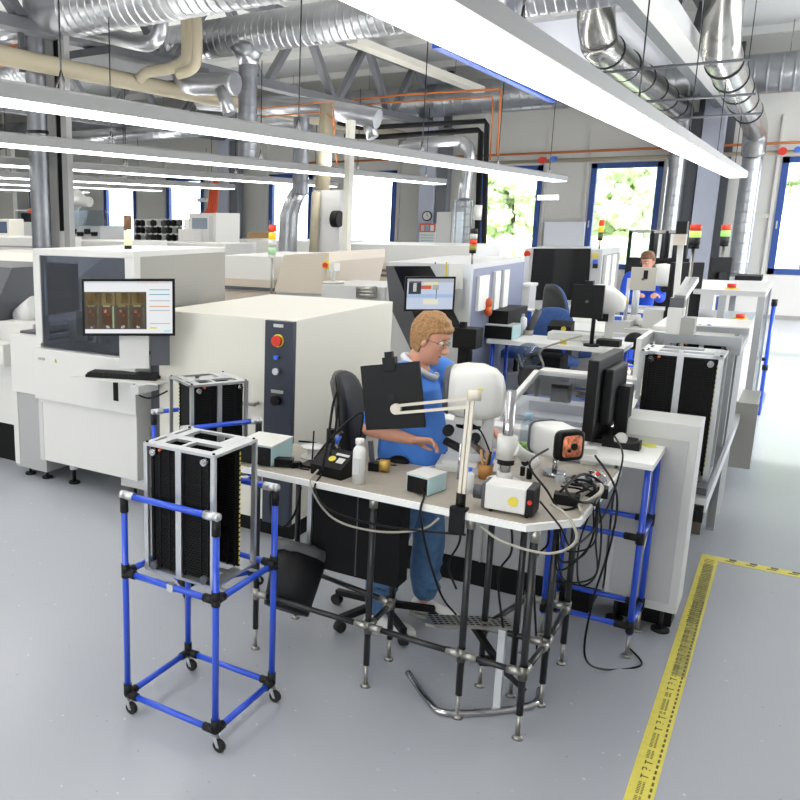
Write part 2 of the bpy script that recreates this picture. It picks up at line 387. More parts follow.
# ducts along x
def xduct(y, z, r, x0, x1, lab, m=GALV, pitch=.11, n=24):
    t = thing('spiral_duct', lab, 'duct', (x1, y, z), 0, 'large spiral ducts')
    MB().spiral((x0, y, z), (x1, y, z), r, None, pitch, n).build('pipe', m, t)
    for xx in [x1-2.2*k-.8 for k in range(int((x1-x0)/2.2))]:
        MB().cyl((xx, y, z+r), (xx, y, ZC), .008).build('hanger_rod', STEEL, t)
    return t
d1 = xduct(7.6, 4.47, .30, -7.25, 1.5, 'large shiny spiral duct at the top left, nearest the camera')
MB().tube([(-7.25, 7.6, 4.47), (-7.5, 7.6, 4.5), (-7.72, 7.68, 4.62), (-7.8, 7.75, 4.75), (-7.8, 7.8, 5.6)], .28, None, 20, 5).build('elbow', DARKGALV, d1)
d2 = xduct(11, 4.73, .27, -14, 3, 'large spiral duct crossing behind the nearest one, with a vertical branch')
MB().tube([(-7.02, 11, 4.55), (-7.02, 11, 4.4), (-7.02, 11, 4.3)], [.27, .17, .145], None, 16).build('saddle', GALV, d2)
MB().spiral((-7.02, 11, 4.35), (-7.02, 11, 2.9), .14, None, .1, 16).build('branch_pipe', DARKGALV, d2)
d3 = xduct(20.75, 4.9, .38, -29, 4.4, 'huge spiral duct running along the top of the far wall', GALV, .22)
d5 = xduct(16.6, 4.15, .17, -24, -9.0, 'thinner spiral duct behind the zigzag truss at the left', GALV, .2, 14)
# duct segments top-left with clamps (along y)
d6 = thing('sheet_metal_duct', 'smooth banded duct running away at the top left', 'duct', (-7.0, 7, 4.1))
MB().tube([Yp(-40, 12, 8.4), Yp(62, 27, 8.4), Yp(105, 35, 8.4), Yp(140, 43, 8.4), Yp(152, 42, 8.4), Yp(159, 34, 8.4), Yp(161, 20, 8.4), Yp(162, 2, 8.4)], .095, None, 18, 6).build('pipe', GALV, d6)
d6b = thing('sheet_metal_duct', 'angled silver branch duct below the vertical beige pipes', 'duct', (-6.6, 9.8, 4.1))
MB().tube([Yp(176, 62, 10.2), Yp(188, 82, 10.2), Yp(205, 84, 10.2), Yp(236, 84, 10.2)], .15, None, 18, 5).build('pipe', GALV, d6b)
MB().cyl(Yp(221, 88, 10.1), Yp(230, 114, 10.1), .09, None, 14).build('stub_pipe', GALV, d6b)
d7 = thing('sheet_metal_duct', 'short silver duct with a stub pointing down, under the zigzag truss', 'duct', (-6, 12, 4))
MB().tube([Yp(200, 101, 12.6), Yp(320, 108, 12.6), Yp(378, 119, 12.6)], .15, None, 16).build('pipe', GALV, d7)
MB().cyl(Yp(367, 120, 12.6), Yp(373, 138, 12.6), .09, None, 14).build('stub_pipe', GALV, d7)

# right-hand ducts running away and down
def banded(name, lab, pts, r, bands, m=STEEL, bm_=SATIN):
    t = thing(name, lab, 'duct', pts[0]); P = [Vector(p) for p in pts]
    MB().tube(P, r, None, 24, 6).build('pipe', m, t)
    for y, z, x in bands: MB().cyl((x, y-.02, z), (x, y+.02, z), r*1.05, None, 24).build('clamp_band', bm_, t)
    return t
DUCTS = mat('shiny_sheet_duct', 'ACABA6', .25, .95)
a = banded('sheet_metal_duct', 'shiny banded duct left of the dark roof beam, ending at the far wall', [(-2.55, 12.0, 5.55), (-2.55, 12.0, 4.75), (-2.55, 12.3, 4.4), (-2.55, 12.9, 4.3), (-2.55, 17, 4.3), (-2.55, 20.9, 4.3)], .22, [(12.9, 4.3, -2.55), (14.2, 4.3, -2.55), (15.6, 4.3, -2.55), (17, 4.3, -2.55), (18.4, 4.3, -2.55), (19.8, 4.3, -2.55)], DUCTS)
MB().spiral((-2.55, 21.0, 4.4), (-2.55, 21.0, 0), .17, None, .2, 16).build('down_pipe', GALV, a)
b = banded('sheet_metal_duct', 'shiny banded duct right of the dark roof beam, nearest the aisle', [(-1.2, 12.2, 5.55), (-1.2, 12.2, 4.75), (-1.2, 12.5, 4.25), (-1.2, 13.0, 4.1), (-1.2, 16, 4.0), (-1.2, 19.0, 3.95), (-1.2, 20.6, 3.85), (-1.2, 21.0, 3.4)], .215, [(13.2, 4.08, -1.2), (14.3, 4.04, -1.2), (15.5, 4.01, -1.2), (16.8, 3.98, -1.2), (18.2, 3.96, -1.2)], DUCTS)
MB().spiral((-1.2, 21.0, 3.5), (-1.2, 21.0, 0), .18, None, .2, 16).build('down_pipe', GALV, b)
for k, (v0, v1) in enumerate(((70, 60), (92, 85), (107, 103))):
    y = 12.2+.05*k; z = (3.93, 3.63, 3.44)[k]+.0; zz = (3.86, 3.62, 3.43)[k]
    simple('support_rod', MB().cyl((-2.75, y+1.6*k, z+.1*k), (-.85, y+1.6*k, z+.1*k), .018), DGREY, 'thin dark cross rod under the shiny ducts, %s' % ('nearest of the three', 'middle of the three', 'farthest of the three')[k], 'rod', 'cross rods under the ducts')
# hanging rods/chains, right
# gas / cable pipes along far wall
o = simple('gas_pipe', MB().cyl((-12.9, 21.5, 3.62), (3, 21.5, 3.62), .028), COPPER, 'thin orange pipe along the top of the far windows', 'pipe')
t = thing('water_pipe', 'beige pipe with red and blue valves along the top of the far windows', 'pipe', (-7, 21.45, 3.44))
MB().cyl((-8.0, 21.45, 3.43), (3, 21.45, 3.43), .045).build('pipe', PIPEBEIGE, t)
for xx in (-5.4, -.72, -2.6):
    MB().cyl((xx, 21.3, 3.45), (xx, 21.5, 3.45), .08).build('valve_wheel', RED, t); MB().cyl((xx+.25, 21.3, 3.47), (xx+.25, 21.5, 3.47), .06).build('valve_wheel', BLUEL, t)
# copper loop pipes near 500,100
t = thing('copper_pipe', 'thin copper pipe loop hanging in front of the far wall above the middle window', 'pipe', Yp(500, 90, 17))
MB().tube([Yp(335, 102, 17), Yp(400, 95, 17), Yp(500, 89, 17), Yp(501, 92, 17), Yp(497, 155, 17)], .022, None, 8).build('outer_pipe', COPPER, t)
MB().tube([Yp(345, 106, 17.2), Yp(400, 102, 17.2), Yp(492, 97, 17.2), Yp(493, 100, 17.2), Yp(490, 160, 17.2)], .018, None, 8).build('inner_pipe', COPPER, t)
t = thing('copper_pipe', 'short copper pipe loop above the beige riser', 'pipe', Yp(335, 101, 12.3))
MB().tube([Yp(258, 109, 12.3), Yp(331, 101, 12.3), Yp(333, 104, 12.3), Yp(337, 165, 12.3)], .011, None, 8).build('pipe', COPPER, t)
MB().tube([Yp(260, 117, 12.4), Yp(325, 112, 12.4), Yp(332, 118, 12.4), Yp(333, 125, 12.4)], .011, None, 8).build('branch', COPPER, t)
# black pipes
t = thing('black_pipe', 'pair of black pipes turning down beside the middle window', 'pipe', Yp(483, 180, 15.5))
MB().tube([Yp(335, 122, 15.5), Yp(360, 128, 15.5), Yp(485, 121, 15.5), Yp(487, 125, 15.5), Yp(484, 240, 15.5), (Yp(484, 240, 15.5).x, 15.5, 0)], .045, None, 10).build('upper_pipe', MATTE, t)
MB().tube([Yp(345, 136, 15.6), Yp(380, 137, 15.6), Yp(478, 130, 15.6), Yp(481, 133, 15.6), Yp(477, 240, 15.6), (Yp(477, 240, 15.6).x, 15.6, 0)], .05, None, 10).build('lower_pipe', MATTE, t)
MB().cyl(Yp(478.5, 205, 15.45), Yp(477, 220, 15.45), .075).build('white_coupling', WHITE, t)
t = thing('clear_duct', 'translucent ribbed duct standing left of the black pipes', 'duct', Yp(462, 240, 17))
MB().tube([Yp(400, 145, 17), Yp(455, 141, 17), Yp(465, 144, 17), Yp(470, 153, 17), Yp(466, 178, 17), Yp(464, 200, 17)], .11, None, 16, 5).build('upper_pipe', GALV, t)
MB().cyl((Yp(462, 246, 17).x, 17, 0), Yp(462, 246, 17), .1, None, 14).build('lower_pipe', GALV, t)
MB().spiral(Yp(464, 200, 17), Yp(462, 246, 17), .17, None, .12, 16).build('sleeve', FROST, t)
# beige vertical pipes + conduit at (300,330)
t = thing('spiral_duct_riser', 'grey spiral duct riser in front of the second far window', 'duct', Yp(291, 250, 13.5))
MB().spiral(Yp(300, 195, 13.5), Yp(302, 100, 13.5), .14, None, .2, 16).build('pipe', DARKGALV, t)
MB().tube([(Yp(287, 262, 13.5).x, 13.5, 0), Yp(287, 262, 13.5), Yp(289, 215, 13.5), Yp(294, 200, 13.5), Yp(300, 190, 13.5)], [.17, .17, .17, .15, .14], None, 16).build('wide_sleeve', GALV, t)
t = thing('beige_pipe', 'beige plastic riser with electrical box in front of the second far window', 'pipe', Yp(318, 250, 12.5))
MB().cyl(Yp(322, 190, 12.5), Yp(328, 104, 12.5), .12, None, 14).build('pipe', PIPEBEIGE, t)
MB().box((Yp(311, 262, 12.4).x, 12.4, 0), (Yp(338, 262, 12.4).x, 12.6, Yp(330, 190, 12.4).z), LGREY).build('switch_box', None, t)
MB().cyl(Yp(313, 262, 12.3), Yp(316, 192, 12.3), .07, None, 12).build('conduit', PIPEBEIGE, t)
MB().cyl(Yp(333, 219, 12.3), Yp(340, 219, 12.3), .13, None, 12).build('black_fan', BLACK, t)
simple('support_post', MB().box((Yp(341, 262, 11.8).x, 11.8, 0), (Yp(346, 262, 11.8).x, 11.95, Yp(346, 120, 11.8).z)), CREAM, 'tall cream square post right of the electrical box', 'post')
# beige pipes top-left
t = thing('beige_pipe', 'long beige insulated pipe running away below the top-left ducts', 'pipe', (-8.1, 9, 3.95))
MB().tube([(-7.9, 4.0, 3.97), (-7.9, 12.0, 3.95), (-7.9, 19.0, 3.95)], .11, None, 14).build('pipe', PIPEBEIGE, t)
t = thing('beige_pipe', 'pair of beige pipes bending down from the nearest duct', 'pipe', Yp(190, 40, 9.4))
MB().tube([Yp(186, 12, 9.4), Yp(187, 50, 9.4), Yp(183, 62, 9.4), Yp(168, 69, 9.4), Yp(148, 72, 9.4), Yp(139, 79, 9.4)], .075, None, 14, 5).build('left_pipe', PIPEBEIGE, t)
MB().tube([Yp(196, 12, 9.3), Yp(197, 55, 9.3), Yp(192, 69, 9.3), Yp(178, 74, 9.3)], .07, None, 14, 5).build('right_pipe', PIPEBEIGE, t)
simple('flat_duct', MB().box((-8.75, 8.7, 4.2), (-7.65, 10.9, 4.3)), BEAMD, 'flat dark grey rectangular duct behind the beige pipes', 'duct')
simple('perforated_bracket', MB().box(Yp(19, 72, 7.6)-Vector((0, 0, 0)), Yp(23.5, 15, 7.68)), BEAMD, 'short dark perforated upright bracket at the top left', 'bracket')
for k, (v0, v1, m_, r) in enumerate(((24, 15, DGREY, .02), (50, 44, COPPER, .018), (66, 62, COPPER, .018), (38, 33, GALV, .07), (58, 52, GALV, .07))):
    simple('ceiling_conduit', MB().cyl(Yp(-30, v0+4, 7.8), Yp(22, v1, 7.8), r), m_, ['dark conduit at the top left corner, uppermost of the five', 'upper orange conduit at the top left corner', 'lower orange conduit at the top left corner', 'upper silver pipe at the top left corner', 'lower silver pipe at the top left corner'][k], 'conduit', 'conduits at the top left')
# long beige cable ducts under roof and light blue beam
simple('roof_purlin', MB().bar(Yp(352, 40, 14), Yp(480, 90, 19), .22, .12), CREAM, 'cream cable duct beside the zigzag truss', 'beam')
simple('blue_roof_rail', MB().bar(Yp(437, 42, 9), Yp(553, 99, 16.), .1, .12), mat('blue_crane_rail', '2E58B8', .4), 'bright blue rail showing beside the big lamp', 'rail')

# ceiling lamps
def lamp(x, y0, y1, lab, z=2.8):
    t = thing('strip_lamp', lab, 'ceiling lamp', (x, y1, z), 0, 'long suspended strip lamps')
    MB().prism([(x-.145, z), (x-.145, z+.085), (x-.09, z+.11), (x+.09, z+.11), (x+.145, z+.085), (x+.145, z)], 'y', y0, y1).build('housing', LAMPH, t)
    MB().box((x-.13, y0+.01, z-.012), (x+.13, y1-.02, z+.002)).build('diffuser', DIFF, t)
    MB().box((x-.07, y0+.1, z+.1102), (x+.07, y1-.1, z+.1106)).build('added_uplight_strip', UPL, t)  # unseen glowing strip, added on top of the housing to brighten the ceiling
    y = y1-.8
    while y > y0:
        MB().cyl((x, y, z+.12), (x, y, 4.2 if x < -2 else ZC), .006, None, 6).cyl((x, y-.05, z+.12), (x, y, z+.24), .006, None, 6).cyl((x, y+.05, z+.12), (x, y, z+.24), .006, None, 6).build('hanger', SATIN, t)
        y -= 3.1
    return t
for x, y0, lab in ((-1.17, -1, 'brightest strip lamp, nearest the aisle, running from the top centre to the right'),
                   (-4.03, -1, 'long strip lamp crossing the picture from the left edge, second from the aisle'),
                   (-6.35, 1, 'strip lamp third from the aisle, its end near the wall clock'),
                   (-8.8, 2, 'strip lamp fourth from the aisle, seen above the spiral risers'),
                   (-11.5, 2, 'strip lamp fifth from the aisle, its end beside the red cables'),
                   (-13.7, 2, 'strip lamp farthest left, its end over the rack of reels'),
                   (-16.2, -1, 'strip lamp left of all others, mostly hidden behind the left column')):
    lamp(x, min(y0, -1), 17.3, lab)
for i, (u, v, y) in enumerate(((548, 193, 19.5), (560, 202, 19.5))):
    pass
simple('wall_lamp', MB().box(Yp(537, 200, 19.5), Yp(559, 195, 19.6)), mat('lamp_tube', 'FFFFFF', .5, emit=(1, 1, 1), es=2), 'short white tube lamp hanging before the middle window', 'lamp')

# ================================================================ PIPE TROLLEYS AND BOARD MAGAZINES
def make_trolley(label, group):
    t = thing('pipe_trolley', label, 'trolley', (0, 0, 0), 0, group)
    w, d = .232, .222; r = .0138; top = 1.0; mid = .655; low = .088
    def conn(p, dirs, m=SATIN, l=.055):
        mb = MB(); mb.sph(p, r*1.35, None, 6)
        for q in dirs: mb.cyl(p, Vector(p)+Vector(q)*l, r*1.32, None, 12)
        mb.build('connector', m, t)
    for sx in (-1, 1):
        for sy in (-1, 1):
            MB().cyl((sx*w, sy*d, low), (sx*w, sy*d, top), r, None, 14).build('post', BLUE, t)
            conn((sx*w, sy*d, top), [(-sx, 0, 0), (sx*.25, 0, 0)], ALU)
            MB().cyl((sx*w, sy*d, top-.012), (sx*w, sy*d, top-.075), r*1.3, None, 12).build('black_sleeve', SATIN, t)
            conn((sx*w, sy*d, mid), [(-sx, 0, 0), (0, -sy, 0), (0, 0, .7), (0, 0, -.4)])
            conn((sx*w, sy*d, low), [(-sx, 0, 0), (0, -sy, 0), (0, 0, .9)])
            c = MB().cyl((sx*w, sy*d, low), (sx*w, sy*d, .055), .008).prism([(-.012, .065), (.012, .065), (.026, .022), (.014, .022)], 'y', sy*d-.014, sy*d-.011)
            c = c.prism([(-.012, .065), (.012, .065), (.026, .022), (.014, .022)], 'y', sy*d+.011, sy*d+.014).build('caster', ALU, t)
            c.location.x = sx*w
            # caster geometry is drawn around x=0, then slid under its post
            for v in c.data.vertices:
                if abs(v.co.x-sx*w) < .0085 and abs(v.co.y-sy*d) < .0085 and v.co.z > .05: v.co.x -= sx*w
            wh = MB().cyl((.02, sy*d-.01, .0265), (.02, sy*d+.01, .0265), .026, None, 16).build('wheel', RUBBER, t)
            wh.parent = c
    for sy in (-1, 1):
        MB().cyl((-w, sy*d, top), (w, sy*d, top), r, None, 14).build('handrail', BLUE, t)
        for z in (mid, low): MB().cyl((-w, sy*d, z), (w, sy*d, z), r, None, 14).build('rail', BLUE, t)
    for sx in (-1, 1):
        for z in (mid, low): MB().cyl((sx*w, -d, z), (sx*w, d, z), r, None, 14).build('rail', BLUE, t)
    for sy in (-.5, .5): MB().cyl((-w, sy*d, mid), (w, sy*d, mid), .007, None, 8).build('cross_bar', STEEL, t)
    MB().box((0, -d-.0155, mid-.0155), (.03, -d+.0155, mid+.0155)).build('tape_band', ALU, t)
    return t
def make_magazine(label, group, h=.555, w=.355, d=.315):
    t = thing('circuit_board_magazine', label, 'magazine rack', (0, 0, 0), 0, group)
    a, b = w/2, d/2
    MB().box((-a, -b, 0), (a, -b+.05, .012)).box((-a, b-.05, 0), (a, b, .012)).box((-a, -b, 0), (-a+.05, b, .012)).box((a-.05, -b, 0), (a, b, .012)).box((-a, -.02, 0), (a, .02, .012)).build('base_plate', ALU, t)
    tp = MB()
    z0, z1 = h-.012, h
    for q in (((-a, -b), (a, -b+.045)), ((-a, b-.02), (a, b)), ((-a, -b), (-a+.02, b)), ((a-.045, -b), (a, b)), ((-a+.035, -b), (-a+.075, b)), ((-a, -.03), (a, .02)), ((-.02, -b+.01), (.0, -.02)), ((.08, 0), (.13, b))):
        tp.box((*q[0], z0), (*q[1], z1))
    tp.build('top_plate', ALU, t)
    for sx in (-1, 1):
        for sy in (-1, 1):
            MB().box((sx*a-sx*.0, sy*b, .012), (sx*a-sx*.02, sy*b-sy*.016, h-.012)).build('corner_post', ALU, t)
            MB().cyl((sx*(a-.012), sy*(b-.012), h), (sx*(a-.012), sy*(b-.012), h+.006), .006, None, 8).build('bolt', SATIN, t)
    for k, y in enumerate((-b+.02, .055)):
        g = MB().box((-a+.024, y, .02), (a-.024, y+.012, h-.02))
        for i in range(46):
            z = .03+i*(h-.06)/46
            g.box((-a+.05, y-.006, z), (-.012, y, z+.005)).box((.012, y-.006, z), (a-.045, y, z+.005))
            g.box((-a+.03, y+.012, z), (a-.03, y+.018, z+.004))
        for x in (-a+.04, -a+.075, -.055, -.02, .02, a-.075, a-.04): g.box((x-.003, y-.009, .02), (x+.003, y, h-.02))
        gw = g.build('guide_wall', MATTE, t)
        ys = MB()
        for sx in (-1, 1):
            for i in range(24): ys.box((sx*(a-.0245), y+.002, .03+i*(h-.06)/24), (sx*(a-.0225), y+.01, .03+(i+.6)*(h-.06)/24))
        ys.build('yellow_scale', YEL, gw)
    MB().box((-a+.03, -b+.04, .015), (-a+.036, .05, h-.02)).build('far_stop', MATTE, t)
    MB().box((-.014, -b, .012), (.014, -b+.008, h-.012)).build('centre_strip', ALU, t)
    MB().box((-.014, b-.008, .012), (.014, b, h-.012)).build('centre_strip', ALU, t)
    for x in (-a+.05, a-.05):
        MB().cyl((x, -b-.008, h-.035), (x, -b+.02, h-.035), .014, None, 14).cyl((x, -b-.012, h-.035), (x, -b+.0, h-.035), .006, None, 8).build('thumb_screw', CHROME, t)
        MB().cyl((x, -b-.01, .03), (x, -b+.02, .03), .017, None, 12).build('clamp_knob', DGREY, t)
    MB().cyl((-a+.085, -b-.004, h-.02), (-a+.085, -b+.02, h-.02), .006, None, 8).build('orange_dot', ORANGE, t)
    return t
tr = make_trolley('blue pipe trolley in the foreground carrying the nearest magazine', 'blue pipe trolleys')
tr.location = (-1.957, 2.735, 0)
tr2 = dup(tr, (-2.73, 3.86, .0), math.radians(60), 'blue pipe trolley mostly hidden behind the foreground magazine')
mg = make_magazine('silver-framed black board magazine on the foreground trolley', 'circuit board magazines')
mg.location = (-1.945, 2.72, .67)
mg2 = dup(mg, (-2.71, 3.86, .67), math.radians(60), 'silver-framed black board magazine on the trolley behind')

# ================================================================ INSPECTION MACHINE (left)
am = thing('inspection_machine', 'tall white inspection machine with tinted window, screen and keyboard in front', 'machine', (-4.35, 4.6, 0))
X0, X1, Y0, Y1 = -4.89, -3.87, 4.6, 5.75
MB().box((X0, Y0, .2), (X1, Y1, .76), bev=.008).build('lower_cabinet', WHITE, am)
MB().box((X0-.01, Y0-.03, .71), (X1+.02, Y1, 1.12), bev=.008).build('middle_fascia', WHITE, am)
MB().box((X0, Y0+.0, 1.84), (X1, Y1, 1.89), bev=.006).build('roof', WHITE, am)
MB().box((X0, Y0-.0, 1.16), (X0+.07, Y0+.07, 1.85)).build('corner_pillar', WHITE, am)
MB().box((X1-.085, Y0, 1.16), (X1, Y0+.07, 1.85)).build('corner_pillar', WHITE, am)
sp_ = MB().box((X1-.03, Y0+.07, 1.16), (X1, Y1, 1.85)).build('side_panel', mat('taupe_side', 'A3A097', .5), am)
vb = MB()
for k in range(14): vb.box((X1, 5.0, 1.35+k*.02), (X1+.006, 5.4, 1.36+k*.02))
vb.build('vent', MGREY, sp_)
MB().box((X0, Y1-.04, 1.16), (X1-.03, Y1, 1.85)).build('back_panel', mat('slate_inner_panel', '47506A', .5), am)
MB().box((X0, Y0+.07, 1.16), (X0+.02, Y1-.04, 1.85)).build('side_window', TINT, am)
MB().box((X0+.07, Y0+.01, 1.125), (X1-.085, Y0+.018, 1.84)).build('tinted_window', TINT, am)
MB().box((X0+.02, Y0+.07, 1.10), (X1-.03, Y1-.04, 1.13)).build('deck', DGREY, am)
MB().box((X0+.3, Y0+.45, 1.45), (X0+.75, Y0+.7, 1.5)).box((X0+.35, Y0+.3, 1.165), (X0+.42, Y0+.37, 1.5)).box((X0+.2, Y0+.25, 1.165), (X0+.32, Y0+.45, 1.4)).build('gantry', STEEL, am)
MB().cyl((X0+.5, Y0+.25, 1.165), (X0+.5, Y0+.25, 1.38), .05).cyl((X0+.15, Y0+.3, 1.165), (X0+.15, Y0+.3, 1.32), .06).build('axis_motor', MGREY, am)
MB().cyl((X0+.1, Y0+.03, 1.2), (X0+.1, Y0+.03, 1.8), .012).cyl((X0+.58, Y0+.05, 1.2), (X0+.58, Y0+.05, 1.65), .012).build('grab_rail', ALU, am)
MB().box((X0, Y0-.004, .2), (X0+.045, Y0, .68)).build('edge_strip', LGREY, am)
MB().box((X1-.19, Y0-.036, .8), (X1-.145, Y0-.03, .98)).build('slot_handle', BLACK, am)
MB().box((X0+.05, Y0-.034, 1.03), (X0+.12, Y0-.03, 1.05)).build('name_plate', MGREY, am)
MB().cyl((X0+.24, Y0-.034, 1.035), (X0+.24, Y0-.03, 1.035), .018, None, 3).build('warning_sign', YEL, am)
MB().box((X1+.02, Y0+.15, .3), (X1+.1, Y0+.5, 1.1)).build('side_casing', DGREY, am)
for x in (X0+.22, X1-.15):
    for y in (Y0+.15, Y1-.2):
        f = MB().cyl((x, y, .0), (x, y, .015), .045, None, 16).cyl((x, y, .015), (x, y, .2), .014).build('foot', SATIN, am)
        MB().cyl((x, y, .12), (x, y, .21), .035).build('foot_collar', WHITE, f)
MB().box((X1-.25, Y0+.1, .1), (X1-.02, Y0+.5, .2)).build('underside_box', LGREY, am)
lc = thing('inspection_machine_conveyor', 'narrow white side cabinet attached left of the tall inspection machine', 'machine', (-5.05, 4.8, 0))
MB().box((-5.23, 4.63, .72), (-4.87, 5.5, 1.2), bev=.006).build('upper_casing', WHITE, lc)
MB().box((-5.23, 4.64, .08), (-4.87+.0, 5.5, .72)).build('leg_casing', mat('side_grey', 'A8A8A8', .5), lc)
MB().box((-5.235, 4.635, .1), (-5.18, 4.7, .72)).build('front_edge', WHITE, lc)
MB().box((-5.18, 4.7, 1.2), (-4.95, 5.4, 1.22)).build('cover', DGREY, lc)
for x in (-5.15, -4.95): MB().cyl((x, 4.72, 0), (x, 4.72, .014), .045, None, 14).cyl((x, 4.72, .014), (x, 4.72, .09), .012).build('foot', SATIN, lc)
# screen
def screen_thing(name, label, c, w, h, rz, tilt, stand, picture, group=None, base=None, cat='monitor', th=.035):
    """flat screen centred at c, its picture side facing local -y"""
    t = thing(name, label, cat, base or c, rz, group)
    M = Matrix.Translation(Vector(c)) @ Matrix.Rotation(rz, 4, 'Z') @ Matrix.Rotation(tilt, 4, 'X')
    MB().box((-w/2, 0, -h/2), (w/2, th, h/2), None, .006, M).build('casing', BLACK, t)
    bz = .018
    s = MB().box((-w/2+bz, -.002, -h/2+bz), (w/2-bz, 0.0, h/2-bz), None, 0, M).build('display', picture[0], t)
    for (x0, z0, x1, z1, m) in picture[1]:
        W, Hh = w-2*bz, h-2*bz
        MB().box((-W/2+x0*W, -.003, Hh/2-z0*Hh), (-W/2+x1*W, -.0022, Hh/2-z1*Hh), None, 0, M).build('picture_block', m, s)
    return t, M
def scr(name, c, es=.9):
    if 'scr_'+name in MATS: return MATS['scr_'+name]
    return mat('scr_'+name, (.01, .01, .01), .4, emit=c, es=es*.95)
SW = scr('white', 'F4F6F8', .75)
def pcb_pic():
    L = [(0, 0, 1, .035, scr('bar', 'C9CDD2')), (.0, .055, .72, .085, scr('bar2', 'DDE2E6')), (.6, .02, .95, .035, scr('red', 'E08A7C'))]
    br, gd, dk, gn = scr('brown', '6B3F20', .5), scr('gold', '8A7438', .6), scr('dark', '15181C', .3), scr('pale green', 'B7CFA0', .6)
    L.append((.0, .2, .705, .92, scr('board', '4A3A1C', .5)))
    for i in range(4):
        x = .015+i*.174
        L.append((x, .21, x+.155, .46, gd)); L.append((x+.055, .22, x+.13, .42, dk)); L.append((x+.01, .5, x+.12, .88, br))
        L.append((x+.125, .47, x+.145, .9, gn)); L.append((x+.03, .54, x+.06, .6, scr('dot', 'D88B70', .7))); L.append((x+.07, .62, x+.09, .68, scr('dot')if False else scr('dot2', 'C84A35', .7)))
        L.append((x+.05, .85, x+.09, .9, SW)); L.append((x+.02, .46, x+.1, .49, gn))
    for z, m in ((.15, 'a'), (.24, 'a'), (.36, 'b'), (.47, 'c'), (.55, 'b'), (.8, 'b')):
        L.append((.74, z, .97, z+.018, {'a': scr('cyan line', '5FA3C0'), 'b': scr('grey line', 'A9B0B4'), 'c': scr('orange line', 'D0905C')}[m]))
    L.append((.74, .88, .82, .91, scr('yellow', 'E0C92F'))); L.append((.9, .94, .98, .97, scr('pale cyan', 'A4D8E6')))
    return (SW, L)
t, M = screen_thing('flat_monitor', 'flat monitor on an arm showing four brown circuit boards', tuple(Dp(128.5, 307.5, 5.6)), .62, .38, YAW, -.03, None, pcb_pic())
s = MM = Matrix.Translation(Dp(128.5, 307.5, 5.6)) @ Matrix.Rotation(YAW, 4, 'Z')
MB().box((-.07, .04, -.42), (.13, .09, -.05), None, 0, MM).build('mounting_arm', WHITE, t)
MB().box((.14, .05, -.4), (.27, .1, -.05), None, 0, MM).build('arm_cover', DGREY, t)
kt = thing('keyboard_tray', 'white keyboard tray on a bracket in front of the inspection machine', 'tray', (-3.95, 4.3, 1.0))
ka, kb_ = Zp(69, 377, 1.0), Zp(166, 381, 1.0)
MB().prism([(ka.x, ka.y), (kb_.x, kb_.y-.1), (kb_.x, kb_.y+.02), (-3.75, 4.57), (ka.x+.05, 4.56)], 'z', .985, 1.0).build('shelf', WHITE, kt)
MB().box((-3.72, 4.35, .93), (-3.64, 4.57, .985)).build('bracket', LGREY, kt)
MB().tube([(-3.8, 4.5, .98), (-3.75, 4.45, .92), (-3.6, 4.42, .9), (-3.5, 4.5, .95)], .006, None, 6, 5).build('cable_loop', BLACK, kt)
kc = (ka+kb_)/2; kb = thing('keyboard', 'black keyboard lying on the white tray', 'keyboard', (kc.x, kc.y, 1.0))
KM = Matrix.Translation((kc.x+.02, kc.y+.05, 1.0)) @ Matrix.Rotation(math.atan2(kb_.y-.05-ka.y, kb_.x-ka.x), 4, 'Z')
MB().box((-.28, -.04, 0), (.26, .13, .022), None, .004, KM).build('base', BLACK, kb)
km = MB()
for r in range(5):
    for c in range(18): km.box((-.27+c*.029, -.03+r*.03, .022), (-.245+c*.029, -.005+r*.03, .034), None, 0, KM)
km.build('keys', SATIN, kb)
# signal towers
def tower(base, h, r, cols, label, pole=None, group='signal lamp towers', housing=None):
    t = thing('signal_tower', label, 'signal light', base, 0, group); b = Vector(base)
    z = b.z
    if pole: MB().cyl(b, b+Vector((0, 0, pole)), r*.3).build('pole', STEEL, t); z += pole
    MB().cyl((b.x, b.y, z), (b.x, b.y, z+r*.9), r*.95).build('socket', housing or SATIN, t); z += r*.9
    hh = h/len(cols)
    for m in cols[::-1]:
        MB().cyl((b.x, b.y, z), (b.x, b.y, z+hh*.93), r, None, 16).build('lens', m, t); z += hh
    return t
tower((-4.22, 4.95, 1.89), .23, .03, [mat('brown_lens', '6B4A2C', .4), mat('pale_green_lens', 'C9E8A8', .4, emit='C9E8A8', es=.4)], 'dark brown and green signal tower on the inspection machine')

# machine at the extreme left
lm = thing('placement_machine', 'white machine with dark rounded hood at the left picture edge', 'machine', (-6.2, 5.6, 0))
MB().box((-7.2, 4.85, .35), (-5.35, 6.3, 1.0), bev=.01).build('body', WHITE, lm)
MB().box((-7.2, 4.9, .0), (-5.5, 6.2, .35)).build('plinth', MATTE, lm)
MB().box((-7.2, 4.72, .9), (-5.42, 4.9, 1.08), bev=.01).build('control_ledge', WHITE, lm)
MB().box((-5.75, 4.715, .98), (-5.5, 4.72, 1.06)).build('button_strip', LGREY, lm)
MB().prism([(5.0, 1.02), (5.0, 1.3), (5.25, 1.68), (6.1, 1.68), (6.1, 1.02)], 'x', -7.2, -5.85).build('smoked_hood', DGREY, lm)
MB().box((-5.84, 5.05, 1.0), (-5.4, 6.1, 1.22), bev=.01).build('side_block', WHITE, lm)
MB().cyl((-5.8, 5.3, 1.22), (-5.6, 5.3, 1.34), .11, None, 16).build('reel_drum', LGREY, lm)
MB().prism([(6.35, 1.0), (6.35, 1.45), (6.9, 1.72), (7.6, 1.72), (7.6, 1.0)], 'x', -8.4, -6.2).build('rear_hood', CREAM, lm)
MB().box((-7.2, 4.86, .55), (-5.34, 4.9, .58)).build('trim_line', MGREY, lm)

